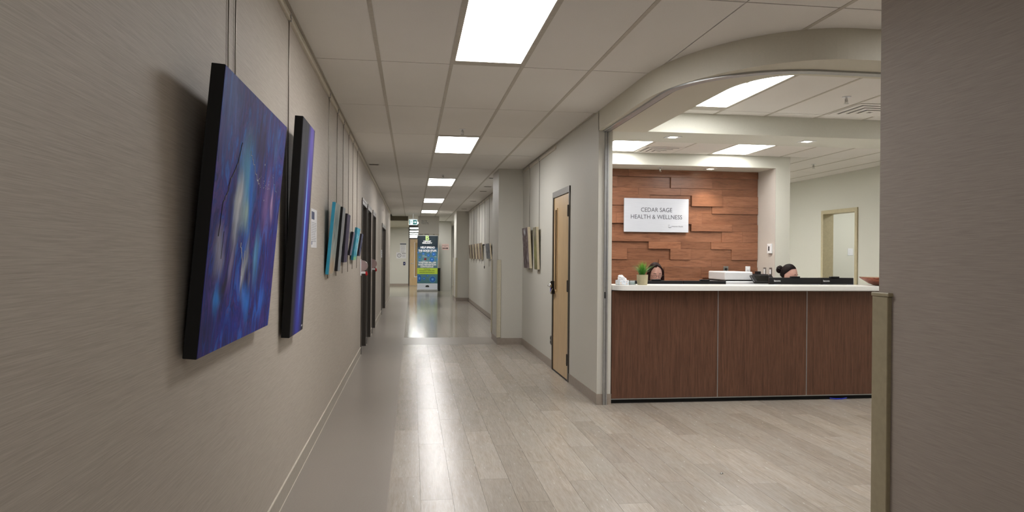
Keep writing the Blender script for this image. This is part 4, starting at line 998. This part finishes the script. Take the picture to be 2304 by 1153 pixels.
MB().box((.06, .01, .185), (.21, .04, .2)).tube([(.137, .025, .2), (.137, .025, H-2.395)], .012).done('ceiling_mount', M['whitep'], ex)

dp = thing('directory_panel', 'wide white overhead direction panel above the standing banner', 'sign', (.205, 25.4, 2.10))
MB().box((0, 0, .05), (.73, .06, H-2.10), .002).done('panel', painted('panel_paint', '#d9d6ce'), dp)
MB().box((-.0, -.012, 0), (.73, .07, .05), .003).done('lower_ledge', M['trimline'], dp)
MB().box((.715, -.012, .05), (.73, -.001, .35)).done('edge_strip', M['white'], dp)
for k, s_2 in enumerate(('Main Lobby', 'Clinics', 'Exam Rooms', 'Treatment')): text(s_2, .042, (.11, -.001, .515-.037*k), dk, dp, align='LEFT')
for k, x in ((1, .27), (2, .33), (3, .34)): MB().sphere((x, -.002, .512-.037*k), .012, .002, .012, 10, 6).done('arrow_dot', M['ink'], dp)
for x, w_ in ((.03, .13), (.22, .16), (.52, .05)): MB().box((x, -.014, .015), (x+w_, -.012, .038)).done('small_print', plain('ledge_print', '#77736c', .6), dp)

bn = thing('roll_up_banner', 'tall dark blue roll-up banner with blue circles standing on the lobby floor', 'banner', (.6, 28.3, 0))
BW, BH = .79, 2.17
t = NT('banner_print'); g = t.n('TexCoord').outputs['Generated']; z = t.n('SeparateXYZ', {0: g}).outputs[2]; n = t.noise(g, 3, 4)
t.set(Base_Color=t.mix(.08, t.ramp(z, [(.0, rgb('#4a7c86')), (.2, rgb('#5b8a92')), (.35, rgb('#66808e')), (.5, rgb('#5f8f98')), (.7, rgb('#2f5a78')), (.77, rgb('#131c2a')), (1., rgb('#0a0e16'))]), t.ramp(n, [(.3, rgb('#1d3b52')), (.7, rgb('#5d8a92'))])), Roughness=.4)
MB().box((-BW/2, -.001, .30), (BW/2, .001, BH)).done('printed_sheet', t.m, bn)
MB().box((-BW/2-.01, -.12, 0), (BW/2+.01, .08, .07), .01, 2).done('base_cassette', M['alu'], bn)
box('white_footer', (-BW/2, -.002, .07), (BW/2, .001, .30), plain('footer_white', '#e0e6f2', .5), bn)
MB().box((-BW/2, -.004, BH-.012), (BW/2, .004, BH+.01), .002).tube([(0, .03, .06), (0, .02, BH)], .01).done('support_pole', M['alu'], bn)
lime = plain('lime_print', '#bcd848', .5)
box('lime_band', (-BW/2, -.0022, .665), (BW/2+.0, -.0012, .90), lime, bn)
wt = plain('banner_white', '#fbfcff', .5)
text('B', .26, (-.02, -.0025, 2.07), plain('lime_logo', '#b9d685', .5), bn, off=.008)
text('I BOOST', .07, (-.02, -.0025, 1.945), wt, bn, off=.003, fit=.30)
text('IMMUNITY', .075, (-.02, -.0025, 1.875), wt, bn, off=.003, fit=.38)
text('HELP SPREAD', .105, (0, -.0025, 1.70), wt, bn, off=.004, fit=.56)
text('THE GOOD STUFF.', .105, (0, -.0025, 1.575), wt, bn, off=.004, fit=.72)
text('TOGETHER WE CAN', .088, (-.01, -.0025, 1.115), wt, bn, off=.003, fit=.68)
text('MAKE PREVENTION', .088, (-.01, -.0025, 1.03), wt, bn, off=.003, fit=.69)
text('CONTAGIOUS!', .088, (-.02, -.0025, .95), wt, bn, off=.003, fit=.50)
text('Powered by', .05, (-.02, -.0028, .855), M['ink'], bn, off=.001)
text('Immunization Health Links', .055, (-.02, -.0028, .80), M['ink'], bn, off=.001)
text('www.iboostimmunity.ca', .06, (-.02, -.0028, .73), M['ink'], bn, off=.001)
t = NT('cell_blue'); g = t.n('TexCoord').outputs['Generated']
L = t.n('VectorMath', {0: t.n('VectorMath', {0: t.n('VectorMath', {0: g, 1: (.5, .5, .5)}, operation='SUBTRACT').outputs[0], 1: (1, 0, 1)}, operation='MULTIPLY').outputs[0]}, operation='LENGTH').outputs['Value']
t.set(Base_Color=t.ramp(L, [(0, rgb('#a8d2f5')), (.1, rgb('#5a9fe0')), (.22, rgb('#2f74c8')), (.38, rgb('#1d4f9c')), (.44, rgb('#5d9fd6')), (.5, rgb('#3b78ae'))]), Roughness=.45); cell = t.m
def disc(x, z, r_, mat, clip0=-BW/2, y=-.003, nm='printed_circle'):
    b_ = MB(); pts = [(max(clip0, min(BW/2, x+r_*math.cos(2*PI*k/28))), z+r_*math.sin(2*PI*k/28)) for k in range(28)]
    a = [b_.bm.verts.new((p[0], y, p[1])) for p in pts]; c2 = [b_.bm.verts.new((p[0], y+.0008, p[1])) for p in pts]
    b_.bm.faces.new(a); b_.bm.faces.new(c2[::-1])
    for k in range(28): j = (k+1) % 28; b_.bm.faces.new((a[k], a[j], c2[j], c2[k]))
    b_.done(nm, mat, bn)
for x, z, r_ in ((-.37, 1.50, .04), (-.165, 1.46, .05), (.03, 1.40, .065), (.24, 1.44, .085), (-.30, 1.32, .05), (-.31, 1.12+.06, .035), (.17, 1.235, .10), (.38, 1.235, .045), (-.37, .50, .15), (-.13, .49, .065), (.0, .60, .045), (.20, .46, .13)): disc(x, z, r_, cell)
disc(-.085, 1.25, .05, plain('cell_red', '#7a3038', .5))
for x, z, w_ in ((-.33, 1.512, .1), (-.05, 1.512, .1), (.10, 1.50, .06), (-.2, 1.39, .09), (-.2, 1.335, .18), (-.2, 1.175, .14), (.27, 1.34, .08)): box('caption_line', (x, -.0028, z), (x+w_, -.0012, z+.008), wt, bn)
MB().sphere((0, -.003, .195), .07, .001, .035, 16, 8).box((-.07, -.003, .155), (.07, -.0022, .19)).done('tree_logo', M['ink'], bn)
text('P H A B C', .022, (0, -.0028, .135), M['ink'], bn)

o = thing('waste_bin', 'narrow black bin half hidden behind the banner, right side', 'bin', (1.06, 28.6, 0))
MB().box((-.14, -.05, 0), (.05, .15, .84), .01, 2).done('bin_body', M['black'], o); MB().box((-.145, -.055, .84), (.055, .155, .90), .012, 2).done('bin_lid', M['black'], o)
def dk_sign(o, w_, h_, y):
    text('Immunization', .045, (w_/2, y, h_*.78), M['ink'], o); text('Clinic', .04, (w_/2, y, h_*.58), M['ink'], o)
    MB().box((.03, y, h_*.22), (w_-.07, y+.001, h_*.34)).prism([(0, 0), (.001, 0), (.001, .001)], 0, .001).done('arrow_shaft', M['ink'], o)
    b_ = MB(); v = [b_.bm.verts.new((p[0], y, p[1])) for p in ((w_-.08, h_*.12), (w_-.02, h_*.28), (w_-.08, h_*.44))]; b_.bm.faces.new(v); b_.done('arrow_head', M['ink'], o)
card('arrow_sign', 'pale pink paper sign with black arrow on the far column', 'sign', (1.17, 28.8, 1.62), 0, .28, .235, dk_sign, plain('pink_paper', '#e3c4bc', .7))
def n1(o, w_, h_, y): MB().box((0, y, h_-.07), (w_, y+.0004, h_-.02)).done('header_bar', plain('slate_bar', '#4a4f5c', .6), o); lines(o, .03, w_-.03, [h_-.12-.04*k for k in range(9)], y, .01)
card('wall_notice', 'tall white notice with dark header on the far back wall', 'notice', (-.545, 33.2, 1.53), 0, .275, .42, n1)
def n2(o, w_, h_, y):
    b_ = MB(); b_.strip([(.13+.095*math.cos(PI/8+PI/4*k), .13+.095*math.sin(PI/8+PI/4*k)) for k in range(9)], [(.13+.075*math.cos(PI/8+PI/4*k), .13+.075*math.sin(PI/8+PI/4*k)) for k in range(9)], 0, .001)
    b_.done('octagon_outline', plain('octagon_ink', '#3f3f4a', .6), o, rot=(PI/2, 0, 0), loc=(0, y+.001, 0)); lines(o, .09, .18, [.10, .13, .16], y, .01)
card('wall_notice', 'square white notice with an octagon on the far back wall', 'notice', (-.71, 33.2, 1.25), 0, .24, .27, n2)
card('wall_notice', 'small white notice with bold heading, right of the octagon notice', 'notice', (-.47, 33.2, 1.25), 0, .2, .27, lambda o, w_, h_, y: (text('NOTICE', .045, (w_/2, y, h_-.045), M['ink'], o, off=.002), lines(o, .02, w_-.02, [.15, .12, .09, .06], y, .01)))
o = thing('call_button', 'dark blue square door button on the far back wall', 'button', (-.395, 33.2, .94))
MB().box((0, -.03, 0), (.095, 0, .15), .01, 2).done('button_plate', plain('navy_plastic', '#141a52', .35), o); MB().lathe([(.018, -.036), (.018, -.03)], (.048, 0, .075), 14, 'Y').done('push_symbol', M['whitep'], o)

# floor scrap
sc = MB().sphere((0, 0, .004), .012, .007, .004, 10, 6)
for v in sc.bm.verts: v.co += mnoise.noise_vector(v.co*300)*.004; v.co.z = max(v.co.z, 0)
tag(sc.done('foil_scrap', M['chrome'], loc=(1.98, 4.39, 0)), 'tiny shiny foil scrap lying on the plank floor', 'scrap')
